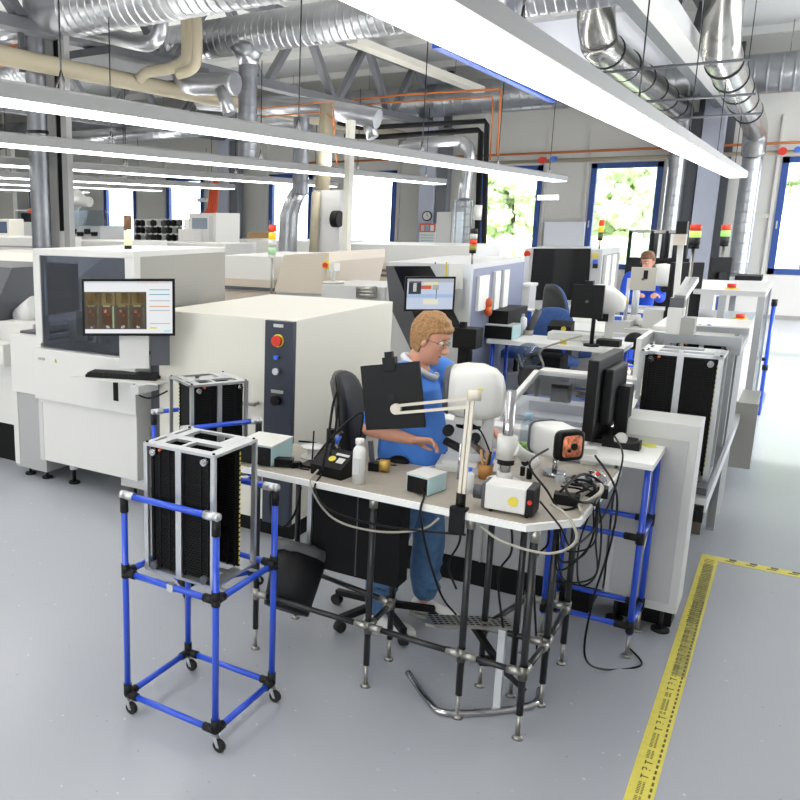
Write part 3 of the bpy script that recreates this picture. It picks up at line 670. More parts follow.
# ================================================================ WHITE OVEN CABINET (centre left)
wm = thing('white_cabinet_machine', 'large plain off-white cabinet machine with a dark control strip', 'machine', (-3.1, 5.3, 0))
MB().box((-3.67, 4.62, .13), (-2.575, 6.15, 1.49), bev=.006).build('cabinet', CREAM, wm)
MB().box((-3.6, 4.7, .0), (-2.6, 6.0, .13)).build('plinth', MATTE, wm)
cp = MB().box((-2.775, 4.585, .13), (-2.57, 4.63, 1.485), bev=.004).build('control_strip', NAVY, wm)
for z, r, m, n in ((1.36, .034, RED, 'stop_button'), (1.255, .014, BLUEL, 'blue_button'), (1.165, .022, ALU, 'white_button'), (.975, .032, BLACK, 'main_switch')):
    if n == 'stop_button': MB().cyl((-2.675, 4.585, z), (-2.675, 4.578, z), .042, None, 18).build('yellow_collar', YEL, cp)
    MB().cyl((-2.675, 4.58, z), (-2.675, 4.55, z), r, None, 16).build(n, m, cp)
MB().box((-2.72, 4.58, 1.02), (-2.63, 4.585, 1.04)).build('switch_plate', MGREY, cp)
MB().box((-2.71, 4.58, 1.445), (-2.64, 4.584, 1.465)).build('name_plate', LGREY, cp)
hd = MB().cyl((-3.35, 4.55, .93), (-2.82, 4.55, .93), .012).cyl((-2.84, 4.55, .93), (-2.84, 4.62, .93), .01).build('door_handle', MGREY, wm)
MB().cyl((-2.45+.0, 4.75, 1.49), (-2.45+.0, 4.75, 1.49), .001) if False else None

# ================================================================ WORKBENCH
ZT = .95
wbn = thing('workbench', 'beige-topped workbench on black pipe legs crowded with tools', 'workbench', (-1.4, 3.7, 0))
outl = [(-2.22, 3.28), (-1.0, 3.26), (-.77, 3.26), (-.61, 3.45), (-.60, 4.28), (-.95, 4.34), (-1.25, 4.3), (-1.3, 3.95), (-1.38, 3.80), (-1.7, 3.78), (-2.22, 3.8)]
MB().prism(outl, 'z', ZT-.03, ZT-.002).build('tabletop', WTOP, wbn)
cx_, cy_ = -1.3, 3.75
MB().prism([(x+(.012 if x < cx_ else -.012), y+(.014 if y < cy_ else -.012)) for x, y in outl], 'z', ZT-.002, ZT).build('bench_mat', DTOP, wbn)
LEGP = mat('black_pipe_leg', '202123', .35)
def leg(x, y, par=wbn, top=ZT-.03):
    l = MB().cyl((x, y, .11), (x, y, top), .0145, None, 12).build('leg', LEGP, par)
    MB().cyl((x, y, .012), (x, y, .11), .009, None, 10).cyl((x, y, 0), (x, y, .014), .024, None, 14, .014).build('levelling_foot', STEEL, l)
    MB().cyl((x, y, top-.05), (x, y, top), .019).build('top_bracket', STEEL, l)
legs = [(-2.03, 3.31), (-1.43, 3.31), (-1.0, 3.31), (-.745, 3.31), (-1.44, 3.6), (-.73, 3.62), (-.74, 4.05), (-2.03, 3.72), (-.92, 4.05), (-1.0, 3.62), (-.86, 3.62)]
for x, y in legs: leg(x, y)
def rail(p, q):
    p = Vector(p); q = Vector(q); d = (q-p).normalized()
    l = MB().cyl(p, q, .0135, None, 12).build('stretcher', LEGP, wbn)
    for e, s in ((p, 1), (q, -1)): MB().cyl(e, e+d*s*.065, .0185).cyl(e-Vector((0, 0, .03)), e+Vector((0, 0, .03)), .019).build('connector', STEEL, l)
zr = .30
rail((-2.03, 3.31, zr), (-1.43, 3.31, zr)); rail((-1.43, 3.31, zr), (-1.0, 3.31, zr)); rail((-1.0, 3.31, zr), (-.745, 3.31, zr))
rail((-1.43, 3.31, zr), (-1.44, 3.6, zr)); rail((-2.03, 3.72, zr), (-1.44, 3.6, zr)); rail((-.745, 3.31, zr), (-.73, 3.62, zr)); rail((-.73, 3.62, zr), (-.74, 4.05, zr))
rail((-.92, 4.05, zr), (-.74, 4.05, zr)); rail((-1.0, 3.62, zr), (-.73, 3.62, zr)); rail((-1.0, 3.62, zr), (-.92, 4.05, zr))
# under-bench black box
bb = thing('under_bench_box', 'flat black metal box hanging under the bench front', 'box', (-1.65, 3.52, .39))
MB().box((-1.86, 3.56, .40), (-1.4, 3.68, ZT-.032), bev=.004).build('body', MATTE, bb)
MB().box((-1.885, 3.55, .42), (-1.862, 3.58, ZT-.032)).build('silver_edge', ALU, bb)
MB().box((-1.62, 3.555, .41), (-1.615, 3.56, ZT-.04)).build('seam', DGREY, bb)
# tilted bin
bn = thing('waste_bin', 'black waste bin leaning on its side against the bench frame', 'bin', (-1.8, 3.45, .3))
_ax = (Vector((0, 0, 1))*.8+Vector((-.45, .89, 0))*.5+Vector((.89, .45, 0))*.2).normalized()
BM_ = Matrix.Translation(Dp(286, 610, 3.88)) @ _ax.to_track_quat('Z', 'Y').to_matrix().to_4x4()
MB().lathe([(.001, 0), (.115, 0), (.14, .31), (.136, .31), (.11, .012), (.001, .012)], (0, 0, 0), None, 28, BM_).build('tub', SATIN, bn)
bag = MB()
rg = []
for r_, z_ in ((.142, .27), (.148, .30), (.146, .325), (.136, .32), (.132, .27)):
    rg.append([BM_ @ Vector(((r_+random.uniform(-.004, .004))*math.cos(2*PI*k/24), (r_+random.uniform(-.004, .004))*math.sin(2*PI*k/24), z_+random.uniform(-.006, .006))) for k in range(24)])
bag.loft(rg, None, False).build('bin_liner', mat('grey_bin_liner', '5A5B5D', .4), bn)

# footrest
fr = thing('footrest', 'chrome footrest with perforated plate under the bench', 'footrest', (-1.0, 3.55, 0))
tb = [Zp(408, 673, .016), Zp(430, 703, .016), Zp(447, 713, .016), Zp(498, 711, .016), Zp(534, 704, .016), Zp(540, 690, .016)]
MB().tube(tb, .0155, None, 12, 5).build('base_tube', CHROME, fr)
c0 = Zp(497, 708, .02); 
MB().bar(c0, c0+Vector((-.01, .03, .36)), .03, .03).build('upright', ALU, fr)
pc = Zp(468, 621, .31); PMx = Matrix.Translation(pc) @ Matrix.Rotation(math.radians(32), 4, 'Z') @ Matrix.Rotation(math.radians(-10), 4, 'X')
pl = MB().prism([(-.21, -.07), (-.17, -.1), (.17, -.1), (.2, -.07), (.2, .07), (-.17, .07)], 'z', -.006, .006)
bmesh.ops.transform(pl.bm, matrix=PMx, verts=pl.bm.verts)
plo = pl.build('plate', STEEL, fr)
hl = MB()
for i in range(13):
    for j in range(5): hl.box((-.17+i*.027, -.08+j*.03, .0061), (-.152+i*.027, -.062+j*.03, .0066), None, 0, PMx)
hl.build('perforations', BLACK, plo)
MB().bar(pc+Vector((.02, 0, -.01)), c0+Vector((-.01, .02, .2)), .025, .025).bar(c0+Vector((0, .02, .18)), Zp(524, 690, .03), .02, .02).build('strut', SATIN, fr)
MB().cyl(c0+Vector((-.09, .0, .2)), c0+Vector((-.05, .02, .2)), .024).build('knob', BLACK, fr)

# ================================================================ OFFICE CHAIRS
def chair(name, label, c, rz, seat=.5, backh=.95, bm1=BLUECH, shell=CHGREY, group='office chairs', arms=False):
    """faces local +x"""
    t = thing(name, label, 'chair', (c[0], c[1], 0), rz, group)
    M = Matrix.Translation((c[0], c[1], 0)) @ Matrix.Rotation(rz, 4, 'Z')
    g = MB().cyl((0, 0, .08), (0, 0, seat-.06), .025).cyl((0, 0, .08), (0, 0, seat*.55), .035)
    g.bm.transform(M); g.build('gas_column', SATIN, t)
    for k in range(5):
        a = 2*PI*k/5+.3; p = Vector((math.cos(a), math.sin(a), 0))
        mb = MB().bar(p*.02+Vector((0, 0, .1)), p*.28+Vector((0, 0, .075)), .035, .03)
        mb.bm.transform(M); l = mb.build('base_arm', SATIN, t)
        mb = MB().cyl(p*.28+Vector((-.018*math.sin(a), .018*math.cos(a), .03)), p*.28+Vector((.018*math.sin(a), -.018*math.cos(a), .03)), .03, None, 14)
        mb.bm.transform(M); mb.build('caster', RUBBER, l)
    def slab(w, d, n=28, e=3.2):
        return [(w*abs(math.cos(a))**(2/e)*(1 if math.cos(a) > 0 else -1), d*abs(math.sin(a))**(2/e)*(1 if math.sin(a) > 0 else -1)) for a in [2*PI*k/n for k in range(n)]]
    o = slab(.23, .24)
    mb = MB().loft([[M @ Vector((x*s, y*s, seat+z)) for x, y in o] for s, z in ((.8, -.05), (.97, -.04), (1, -.01), (.97, .02), (.85, .035))]); mb.build('seat', bm1, t)
    bo = slab(.225, (backh-seat)/2-.03)
    def bk(s, dx):
        out = []
        for y, z in bo:
            yy = y*s*(1-.18*max(0, z)/.25); out.append(M @ Vector((-.26+dx-.12*abs(z)*0-.0+.1*(y/.225)**2*.5-.12*z, yy, (backh+seat)/2+.06+z*s)))
        return out
    MB().loft([bk(.86, .045), bk(.97, .035), bk(1, .015), bk(.98, .0)]).build('back_cushion', bm1, t)
    MB().loft([bk(1.0, -.001), bk(1.0, -.012), bk(.8, -.028)]).build('back_shell', shell, t)
    mb = MB().tube([(0, 0, seat-.06), (-.2, 0, seat-.05), (-.3, 0, seat+.03), (-.31, 0, seat+.25)], .022, None, 8, 4); mb.bm.transform(M); mb.build('back_stem', SATIN, t)
    mb = MB().box((-.315, -.012, backh-.04), (-.30, .012, backh-.02)); mb.bm.transform(M); 
    mb.build('label_plate', LGREY, t)
    return t
chair('office_chair', 'tall black office chair behind the woman in the blue polo shirt', (-1.645, 3.97), math.radians(12), .78, 1.31, SATIN, mat('olive_shell', '45433F', .5))

# ================================================================ THINGS ON THE BENCH
def ctrlbox(c, w, d, h, rz, label, front=BLACK, group='white control boxes'):
    t = thing('control_box', label, 'control box', c, rz, group)
    M = Matrix.Translation(Vector(c)) @ Matrix.Rotation(rz, 4, 'Z')
    MB().box((-w/2, -d/2, .004), (w/2, d/2, h-.004), None, .003, M).build('case', CYANBOX, t)
    MB().box((-w/2-.001, -d/2-.001, h-.006), (w/2+.001, d/2+.001, h), None, 0, M).build('lid', WHITE, t)
    MB().box((-w/2+.006, -d/2-.004, .006), (w/2-.006, -d/2+.001, h-.01), None, 0, M).build('front_panel', front, t)
    MB().cyl(M @ Vector((w*.28, -d/2-.008, h*.4)), M @ Vector((w*.28, -d/2, h*.4)), .007).build('knob', SATIN, t)
    for sx in (-1, 1):
        for sy in (-1, 1): MB().cyl(M @ Vector((sx*w*.4, sy*d*.4, 0)), M @ Vector((sx*w*.4, sy*d*.4, .005)), .008, None, 8).build('foot', RUBBER, t)
    return t
ctrlbox((-2.075, 3.45, ZT), .19, .23, .105, math.radians(4), 'white and pale cyan control box at the left end of the bench')
ctrlbox((-1.245, 3.44, ZT), .11, .14, .085, math.radians(-12), 'small white control box on the bench front below the woman')
ad = thing('power_adapter', 'small black power adapter beside the left control box', 'adapter', Zp(285, 467, ZT))
p = Zp(284, 466, ZT); MB().rbox(p+Vector((0, 0, .02)), (.09, .05, .04), .4, None, .004).build('block', BLACK, ad)
p2 = Zp(294, 467, ZT); MB().rbox(p2+Vector((.01, .0, .014)), (.05, .03, .028), .9).build('plug', BLACK, ad)
ss = thing('soldering_station', 'black soldering station with a round yellow sticker and sloping front', 'soldering station', (-1.69, 3.42, ZT), math.radians(-8))
M = Matrix.Translation((-1.685, 3.43, ZT)) @ Matrix.Rotation(math.radians(-8), 4, 'Z')
mb = MB().prism([(-.07, 0), (-.075, .05), (.03, .1), (.08, .1), (.08, 0)], 'x', -.085, .085); mb.bm.transform(M); mb.build('case', BLACK, ss)
SM = M @ Matrix.Translation((0, -.02, .077)) @ Matrix.Rotation(math.atan2(.05, .105), 4, 'X')
MB().cyl(SM @ Vector((-.0, .0, 0)), SM @ Vector((0, 0, .003)), .018, None, 20).build('yellow_sticker', YEL, ss)
MB().box((-.0, .03, .0), (.07, .045, .002), None, 0, SM).box((.03, -.02, .0), (.065, .015, .002), None, 0, SM).build('display', LGREY, ss)
ih = thing('soldering_iron_holder', 'black soldering iron stand with a blue-gripped iron behind the station', 'soldering iron', (-1.80, 3.52, ZT))
MB().box((-1.87, 3.43, ZT), (-1.76, 3.53, ZT+.015), None, .003).build('base', BLACK, ih)
MB().cyl((-1.84, 3.5, ZT+.01), (-1.835, 3.5, ZT+.17), .004).cyl((-1.80, 3.5, ZT+.015), (-1.74, 3.52, ZT+.11), .018).build('holder_tube', SATIN, ih)
MB().cyl((-1.76, 3.51, ZT+.08), (-1.7, 3.53, ZT+.18), .008).build('iron', SATIN, ih)
MB().cyl((-1.725, 3.52, ZT+.12), (-1.71, 3.525, ZT+.16), .011).build('blue_grip', BLUEL, ih)
wr_ = thing('wire_reel', 'white reel of cable lying behind the power adapter', 'reel', (-1.93, 3.62, ZT))
MB().lathe([(.0, 0), (.06, 0), (.06, .006), (.03, .008), (.03, .05), (.06, .052), (.06, .058), (0, .058)], (-1.9, 3.62, ZT), None, 22).build('spool', WHITE, wr_)
def bottle(name, label, c, r, h, m, capm, cat='bottle', cap_r=.4):
    t = thing(name, label, cat, c)
    MB().lathe([(0, 0), (r, 0), (r, h*.72), (r*.9, h*.78), (r*.5, h*.86), (r*.42, h*.88), (r*.42, h*.9), (0, h*.9)], c, None, 20).build('body', m, t)
    MB().cyl(Vector(c)+Vector((0, 0, h*.88)), Vector(c)+Vector((0, 0, h)), r*cap_r+.004, None, 16).build('cap', capm, t)
    return t
bt = bottle('spray_can', 'white aerosol can standing at the bench front', (-1.535, 3.37, ZT), .029, .205, mat('white_can', 'E3E3E0', .3), WHITE, 'can', .55)
MB().box((-1.553, 3.3395, ZT+.05), (-1.517, 3.342, ZT+.12)).build('label_print', LGREY, bt)
tp_ = thing('solder_wire_dispenser', 'black clip stand with gold solder reel behind the white can', 'solder reel', (-1.45, 3.47, ZT))
pq = Zp(384, 472, ZT)
MB().cyl(pq+Vector((-.022, 0, .03)), pq+Vector((.022, .01, .03)), .03, None, 18).build('solder_reel', mat('gold_wire', 'C9A757', .35, .6), tp_)
MB().rbox(pq+Vector((-.05, 0, .02)), (.05, .05, .04), .2, None, .003).build('clip_base', BLACK, tp_)
MB().bar(pq+Vector((-.06, 0, .03)), pq+Vector((-.075, 0, .14)), .02, .015).build('clip_arm', DGREY, tp_)
ms = thing('computer_mouse', 'black computer mouse on the bench beside the woman', 'mouse', Zp(399, 462, ZT))
pm = Zp(399, 462, ZT); MB().sph(pm+Vector((0, 0, .004)), (.052, .032, .028), None, 10).build('shell', BLACK, ms)
MB().tube([pm+Vector((-.05, .0, .008)), pm+Vector((-.1, -.04, .006)), pm+Vector((-.05, -.1, .006)), pm+Vector((.02, -.08, .006))], .003, None, 6, 5).build('cable', BLACK, ms)
# document / shield panel on an articulated arm
dp = thing('panel_on_arm', 'square black panel held by a cream articulated arm', 'panel', (-1.02, 3.29, ZT))
A = [Yp(362, 367, 3.62), Yp(421, 362, 3.66), Yp(423, 424, 3.64), Yp(367, 431, 3.60)]
ctr = sum(A, Vector())/4; ux = (A[1]-A[0]).normalized(); uz = ((A[0]-A[3]).normalized()); nn = ux.cross(uz).normalized(); uz = nn.cross(ux)*-1 if nn.cross(ux).dot(uz) < 0 else nn.cross(ux)
PM_ = Matrix((ux, -nn, uz)).transposed().to_4x4(); PM_.translation = ctr
if PM_.to_3x3().determinant() < 0: PM_ = Matrix((ux, nn, uz)).transposed().to_4x4(); PM_.translation = ctr
pw, ph = (A[1]-A[0]).length, (A[0]-A[3]).length
MB().box((-pw/2, -.012, -ph/2), (pw/2, .012, ph/2), None, .004, PM_).build('panel', BLACK, dp)
MB().box((-.03, -.02, ph/2-.035), (.03, .03, ph/2+.03), None, .004, PM_).box((-.018, -.015, ph/2+.03), (.018, .02, ph/2+.055), None, .003, PM_).build('top_clamp', BLACK, dp)
MB().cyl(PM_ @ Vector((.0, -.02, 0)), PM_ @ Vector((0, .02, 0)), .015).build('hub', SATIN, dp)
CRM = mat('cream_arm', 'D9D2C2', .4)
tip = Yp(396, 409, 3.58); elb = Yp(473, 398, 3.32); clamp = Vector((-1.03, 3.285, ZT+.04))
for dz in (.0, -.035):
    MB().bar(tip+Vector((0, 0, dz+.015)), elb+Vector((0, 0, dz+.0)), .013, .013).build('upper_arm', CRM, dp)
    MB().bar(elb+Vector((dz*.5, 0, 0)), clamp+Vector((dz*.5, 0, 0)), .013, .013).build('lower_arm', CRM, dp)
MB().cyl(elb+Vector((-.02, -.012, .01)), elb+Vector((.025, .012, .01)), .022).build('elbow', CRM, dp)
MB().cyl(tip+Vector((0, -.01, .0)), tip+Vector((0, .01, 0)), .025).build('wrist_joint', CRM, dp)
MB().cyl(elb.lerp(clamp, .45)+Vector((-.03, 0, 0)), elb.lerp(clamp, .8)+Vector((-.03, 0, 0)), .006).build('spring', CHROME, dp)
MB().cyl(clamp+Vector((-.01, -.0, -.04)), clamp+Vector((-.01, 0, .03)), .02).box(clamp+Vector((-.04, -.045, -.13)), clamp+Vector((.02, -.018, -.02)), None, .003).box(clamp+Vector((-.04, -.045, -.041)), clamp+Vector((.02, .02, -.03))).build('table_clamp', BLACK, dp)
# eyepiece-free stereo viewer
mi = thing('stereo_viewer', 'white rounded stereo viewer head on a stand facing the woman', 'microscope', (-1.13, 3.9, ZT))
mc = Dp(475.5, 390.5, 3.86)
VM = Matrix.Translation(mc) @ Matrix.Rotation(math.radians(12), 4, 'Z') @ Matrix.Scale(.93, 4)
def sup(hx, hy, hz, e, n=28, x=0, dz=0):
    out = []
    for k in range(n):
        a = 2*PI*k/n; ca, sa = math.cos(a), math.sin(a)
        out.append(VM @ Vector((x, hy*abs(ca)**(2/e)*(1 if ca > 0 else -1), dz+hz*abs(sa)**(2/e)*(1 if sa > 0 else -1))))
    return out
MB().loft([sup(0, .105, .085, 3, x=-.125, dz=.0), sup(0, .125, .12, 3.2, x=-.115), sup(0, .132, .135, 3.4, x=-.05, dz=.0), sup(0, .132, .135, 3.6, x=.03, dz=-.002), sup(0, .122, .122, 3.4, x=.09, dz=-.01), sup(0, .1, .1, 3, x=.125, dz=-.02), sup(0, .06, .06, 2.6, x=.14, dz=-.03)]).build('head', WHITE, mi)
MB().loft([sup(0, .12, .112, 3.2, x=-.145), sup(0, .13, .126, 3.2, x=-.125), sup(0, .12, .115, 3.2, x=-.112)]).build('front_rim', DGREY, mi)
MB().box((.02, -.137, .03), (.05, -.131, .037), None, 0, VM).build('warning_label', YEL, mi)
MB().cyl(VM @ Vector((-.02, 0, -.12)), VM @ Vector((-.02, 0, -.19)), .06).build('objective', BLACK, mi)
MB().box((-.09, -.06, -.17), (.05, .06, -.13), None, .01, VM).build('turret', LGREY, mi)
MB().box((.04, -.03, -.36), (.1, .03, -.05), None, .005, VM).build('pillar', LGREY, mi)
zb = (ZT-mc.z)/.93
MB().box((-.16, -.11, zb), (.14, .11, zb+.03), None, .006, VM).build('base', LGREY, mi)
MB().box((-.13, -.09, zb+.03), (.04, .09, zb+.055), None, .004, VM).build('stage', WHITE, mi)
MB().cyl(VM @ Vector((-.11, -.06, -.2)), VM @ Vector((-.11, -.1, -.2)), .026).build('focus_knob', BLACK, mi)
MB().cyl(VM @ Vector((.02, -.05, -.23)), VM @ Vector((.02, -.09, -.23)), .024).build('focus_knob', SATIN, mi)
MB().cyl(VM @ Vector((-.13, -.02, -.27)), VM @ Vector((-.04, -.05, -.3)), .02).build('board_clamp', SATIN, mi)
MB().bar(VM @ Vector((.0, -.1, -.24)), VM @ Vector((.09, -.06, -.33)), .05, .03).build('guide_arm', CHROME, mi)
MB().tube([VM @ Vector((-.03, -.136, -.07)), VM @ Vector((-.02, -.145, -.12)), VM @ Vector((.05, -.12, -.18)), VM @ Vector((.1, -.08, -.3))], .004, None, 6, 5).build('cable', BLACK, mi)
# boom stand
st = thing('boom_stand', 'chrome pillar stand with white swivel arm on the bench', 'stand', (-.99, 3.7, ZT))
sx_, sy_ = -.985, 3.70
MB().cyl((sx_, sy_, ZT), (sx_, sy_, ZT+.03), .075, None, 24).cyl((sx_, sy_, ZT+.03), (sx_, sy_, ZT+.07), .035).build('base', WHITE, st)
MB().cyl((sx_, sy_, ZT+.03), (sx_, sy_, 1.385), .0225, None, 20).build('pillar', CHROME, st)
zc = 1.13
MB().cyl((sx_, sy_, zc-.05), (sx_, sy_, zc+.055), .042, None, 20).build('collar', WHITE, st)
MB().cyl((sx_, sy_, zc-.075), (sx_, sy_, zc-.05), .036, None, 20).build('stop_ring', SATIN, st)
je = Dp(531, 461, 3.62)
MB().tube([Vector((sx_+.02, sy_, zc)), Vector(((sx_+je.x)/2, (sy_+je.y)/2, (zc+je.z)/2+.01)), je], [.038, .026, .03], None, 12).sph(je, .036, None, 8).build('swivel_arm', WHITE, st)
MB().cyl(je+Vector((-.015, -.03, .0)), je+Vector((-.015, -.045, 0)), .016).cyl(je+Vector((-.03, -.01, -.03)), je+Vector((-.03, -.01, -.07)), .011).cyl(je+Vector((.0, -.01, -.03)), je+Vector((.0, -.01, -.08)), .013).build('clamp_screw', BLACK, st)
# camera / fan box on arm
fb = thing('lamp_head', 'white lamp head with square copper-red reflector held above the bench', 'lamp', (-.76, 3.8, ZT))
fc = Dp(571, 446, 3.66)
FM = Matrix.Translation(fc) @ Matrix.Rotation(math.radians(12), 4, 'Z') @ Matrix.Rotation(math.radians(-3), 4, 'X')
FM2 = Matrix.Translation(fc) @ Matrix.Rotation(math.radians(52), 4, 'Z')
def sq(h, e, y, MM, n=28, dz=0):
    o = []
    for k in range(n):
        a = 2*PI*k/n; ca, sa = math.cos(a), math.sin(a)
        o.append(MM @ Vector((h*abs(ca)**(2/e)*(1 if ca > 0 else -1), y, dz+h*abs(sa)**(2/e)*(1 if sa > 0 else -1))))
    return o
MB().loft([sq(.066, 7, .02, FM2), sq(.07, 7, .03, FM2), sq(.078, 6, .14, FM2), sq(.072, 5, .19, FM2), sq(.05, 4, .2, FM2)]).build('housing', WHITE, fb)
MB().loft([sq(.058, 6, -.008, FM2), sq(.068, 6, -.005, FM2), sq(.07, 6, .03, FM2), sq(.06, 6, .034, FM2)]).build('bezel', BLACK, fb)
MB().loft([sq(.079, 5, .188, FM2), sq(.074, 5, .205, FM2)]).build('rear_cap', DGREY, fb)
CU = mat('copper_mesh', 'D8825E', .45, .2, noise=.7, nscale=55)
MB().loft([sq(.05, 6, -.012, FM2), sq(.05, 6, -.007, FM2)]).build('reflector', CU, fb)
MB().cyl(FM2 @ Vector((.005, -.02, 0)), FM2 @ Vector((.005, -.01, 0)), .016).cyl(FM2 @ Vector((-.02, -.018, -.018)), FM2 @ Vector((-.02, -.01, -.018)), .008).build('bulb', BLACK, fb)
MB().cyl(FM2 @ Vector((0, .09, -.07)), FM2 @ Vector((0, .09, ZT-fc.z+.02)), .012).cyl(FM2 @ Vector((0, .09, ZT-fc.z)), FM2 @ Vector((0, .09, ZT-fc.z+.02)), .05).build('stem', CHROME, fb)
# fibre light source box
ls = thing('light_source_box', 'white light source box with black ends, yellow sticker and red switch', 'light source', (-.88, 3.39, ZT), math.radians(4))
LM = Matrix.Translation((-.875, 3.385, ZT)) @ Matrix.Rotation(math.radians(2), 4, 'Z')
MB().box((-.085, -.055, .012), (.075, .06, .118), None, .008, LM).build('case', WHITE, ls)
MB().box((.075, -.06, .008), (.105, .064, .122), None, .008, LM).build('black_end', BLACK, ls)
MB().box((-.1, -.05, .01), (-.085, .055, .115), None, .006, LM).cyl(LM @ Vector((-.14, 0, .06)), LM @ Vector((-.1, 0, .06)), .03).build('lens_end', DGREY, ls)
MB().cyl(LM @ Vector((.028, -.058, .06)), LM @ Vector((.028, -.054, .06)), .02, None, 20).build('yellow_sticker', YEL, ls)
MB().cyl(LM @ Vector((.092, -.066, .07)), LM @ Vector((.092, -.058, .07)), .009).build('red_switch', RED, ls)
for sx in (-.06, .08):
    for sy in (-.04, .045): MB().cyl(LM @ Vector((sx, sy, 0)), LM @ Vector((sx, sy, .013)), .008).build('foot', RUBBER, ls)
# small things
bottle('water_bottle', 'clear water bottle with pale blue cap behind the lamp head', (-1.03, 4.22, ZT), .034, .23, PLAST, mat('blue_cap', '8FB8CC', .4))
pb = Zp(468, 492, ZT); bottle('dropper_bottle', 'small white bottle with a blue cap beside the arm clamp', tuple(pb), .022, .11, mat('milky', 'E8EBEC', .4), BLUEL, 'bottle', .35)
pc2 = Zp(485, 478, ZT)
o = thing('tool_cup', 'brown cup holding brushes and a blue tool in front of the chrome pillar', 'cup', tuple(pc2))
MB().lathe([(0, 0), (.03, 0), (.035, .07), (.032, .07), (.028, .004), (0, .004)], pc2, None, 18).build('cup', mat('amber_cup', 'B07A3A', .3), o)
for k, (dx, dy, m) in enumerate(((-.02, .0, CARD), (.0, .01, CARD), (.025, .0, BLUEL), (.015, -.01, SATIN))):
    MB().cyl(pc2+Vector((dx*.3, dy, .01)), pc2+Vector((dx*1.4, dy, .13)), .006).build('brush', m, o)
pg = Zp(470, 470, ZT); simple('copper_sponge', MB().sph(pg+Vector((0, 0, .012)), (.05, .04, .018), None, 8), mat('copper_wool', 'C98A4A', .35, .6, noise=.5, nscale=70), 'flat coil of copper wool on the bench behind the small bottle', 'sponge')
pg = Zp(520, 452, ZT); gp = MB()
for k in range(14): gp.sph(pg+Vector((random.uniform(-.06, .06), random.uniform(-.04, .04), random.uniform(.015, .06))), random.uniform(.012, .024), None, 5)
simple('green_wrapper', gp, mat('green_packet', '93B54A', .4, noise=.4, nscale=40), 'crumpled green packet at the foot of the water bottle', 'packet')
for k, (u, v, w_) in enumerate(((565, 505, .1), (594, 497, .1))):
    p = Zp(u, v, ZT); simple('black_power_box', MB().rbox(p+Vector((0, .02, .022)), (.1, .06, .044), .15, None, .003), BLACK, ['black power box beside the red switch of the light source', 'black power box at the right end of the bench'][k], 'power box', 'power boxes')
bh = thing('gripper_head', 'silver and black swivel camera head at the right end of the bench', 'camera', Zp(580, 490, ZT))
gc = Dp(578, 486, 3.62)
MB().cyl(gc+Vector((-.06, -.02, .0)), gc+Vector((.05, .02, .03)), .034, None, 18).cyl(gc+Vector((.05, .02, .03)), gc+Vector((.1, .04, .05)), .05, None, 18, .03).build('barrel', CHROME, bh)
MB().cyl(gc+Vector((-.015, -.005, .01)), gc+Vector((.0, .0, .016)), .038, None, 18).build('ring', BLACK, bh)
MB().rbox(gc+Vector((-.075, -.02, -.0)), (.04, .06, .07), .3, None, .01).build('bracket', ALU, bh)
MB().cyl((gc.x, gc.y, ZT), gc, .014).cyl((gc.x, gc.y, ZT), (gc.x, gc.y, ZT+.012), .05).build('foot_plate', SATIN, bh)
MB().cyl(gc+Vector((.06, .0, .045)), gc+Vector((.08, .01, .075)), .012).build('red_cable_gland', RED, bh)
# cables on and under the bench
def cable(pts, r, m, label, sm=8): return simple('cable', MB().tube(pts, r, None, 6, sm), m, label, 'cable', 'loose cables')
cable([Zp(318, 470, ZT+.03), (-1.72, 3.26, ZT-.02), (-1.6, 3.26, .8), (-1.4, 3.27, .78), (-1.2, 3.27, .83), (-1.12, 3.27, .9)], .005, CABLEG, 'grey cable sagging along the bench front below the aerosol can')
cable([(-1.7, 3.33, ZT+.02), (-1.69, 3.25, ZT-.03), (-1.6, 3.24, .84), (-1.35, 3.25, .82), (-1.0, 3.25, .86)], .005, BLACK, 'black cable hanging from the soldering station front')
cable([(-1.95, 3.3, .86), (-1.92, 3.26, .75), (-1.86, 3.26, .7), (-1.8, 3.27, .78), (-1.79, 3.3, .9)], .006, BLACK, 'black cable loop left of the under-bench box')
cable([(-1.24, 3.37, ZT+.03), (-1.2, 3.3, ZT+.02), (-1.19, 3.24, ZT-.03), (-1.16, 3.26, .75), (-1.1, 3.3, .55), (-1.05, 3.36, .45)], .005, BLACK, 'black cable running down from the small control box')
cable([(-.72, 3.42, ZT+.05), (-.64, 3.36, ZT+.03), (-.6, 3.33, ZT-.05), (-.68, 3.27, .85), (-.85, 3.26, .86), (-.95, 3.28, .9)], .006, CABLEG, 'pale cable looping under the right end of the bench')
cable([(-.76, 3.4, ZT+.06), (-.66, 3.32, ZT+.0), (-.62, 3.4, .85), (-.57, 3.7, .9), (-.55, 3.9, 1.1), (-.62, 4.1, 1.15)], .0042, BLACK, 'black cable swinging out from the light source box')
cable([(-.62, 3.7, 1.02), (-.56, 3.6, .9), (-.55, 3.55, .7), (-.62, 3.6, .62), (-.66, 3.75, .75), (-.62, 3.85, .95)], .0042, BLACK, 'black cable loop at the right end of the bench')
cable([(-.66, 3.9, 1.1), (-.54, 3.75, 1.0), (-.53, 3.7, .8), (-.58, 3.72, .5), (-.6, 3.8, .2), (-.55, 4.1, .01), (-.42, 4.25, .008), (-.5, 4.4, .008)], .005, BLACK, 'black cable falling to the floor behind the right bench legs')
cable([Dp(548, 449, 3.6), (-.86, 3.6, 1.1), (-.76, 3.5, 1.03), (-.7, 3.5, ZT+.01), (-.64, 3.6, ZT+.01)], .005, BLACK, 'black cable from the boom stand across the bench end')
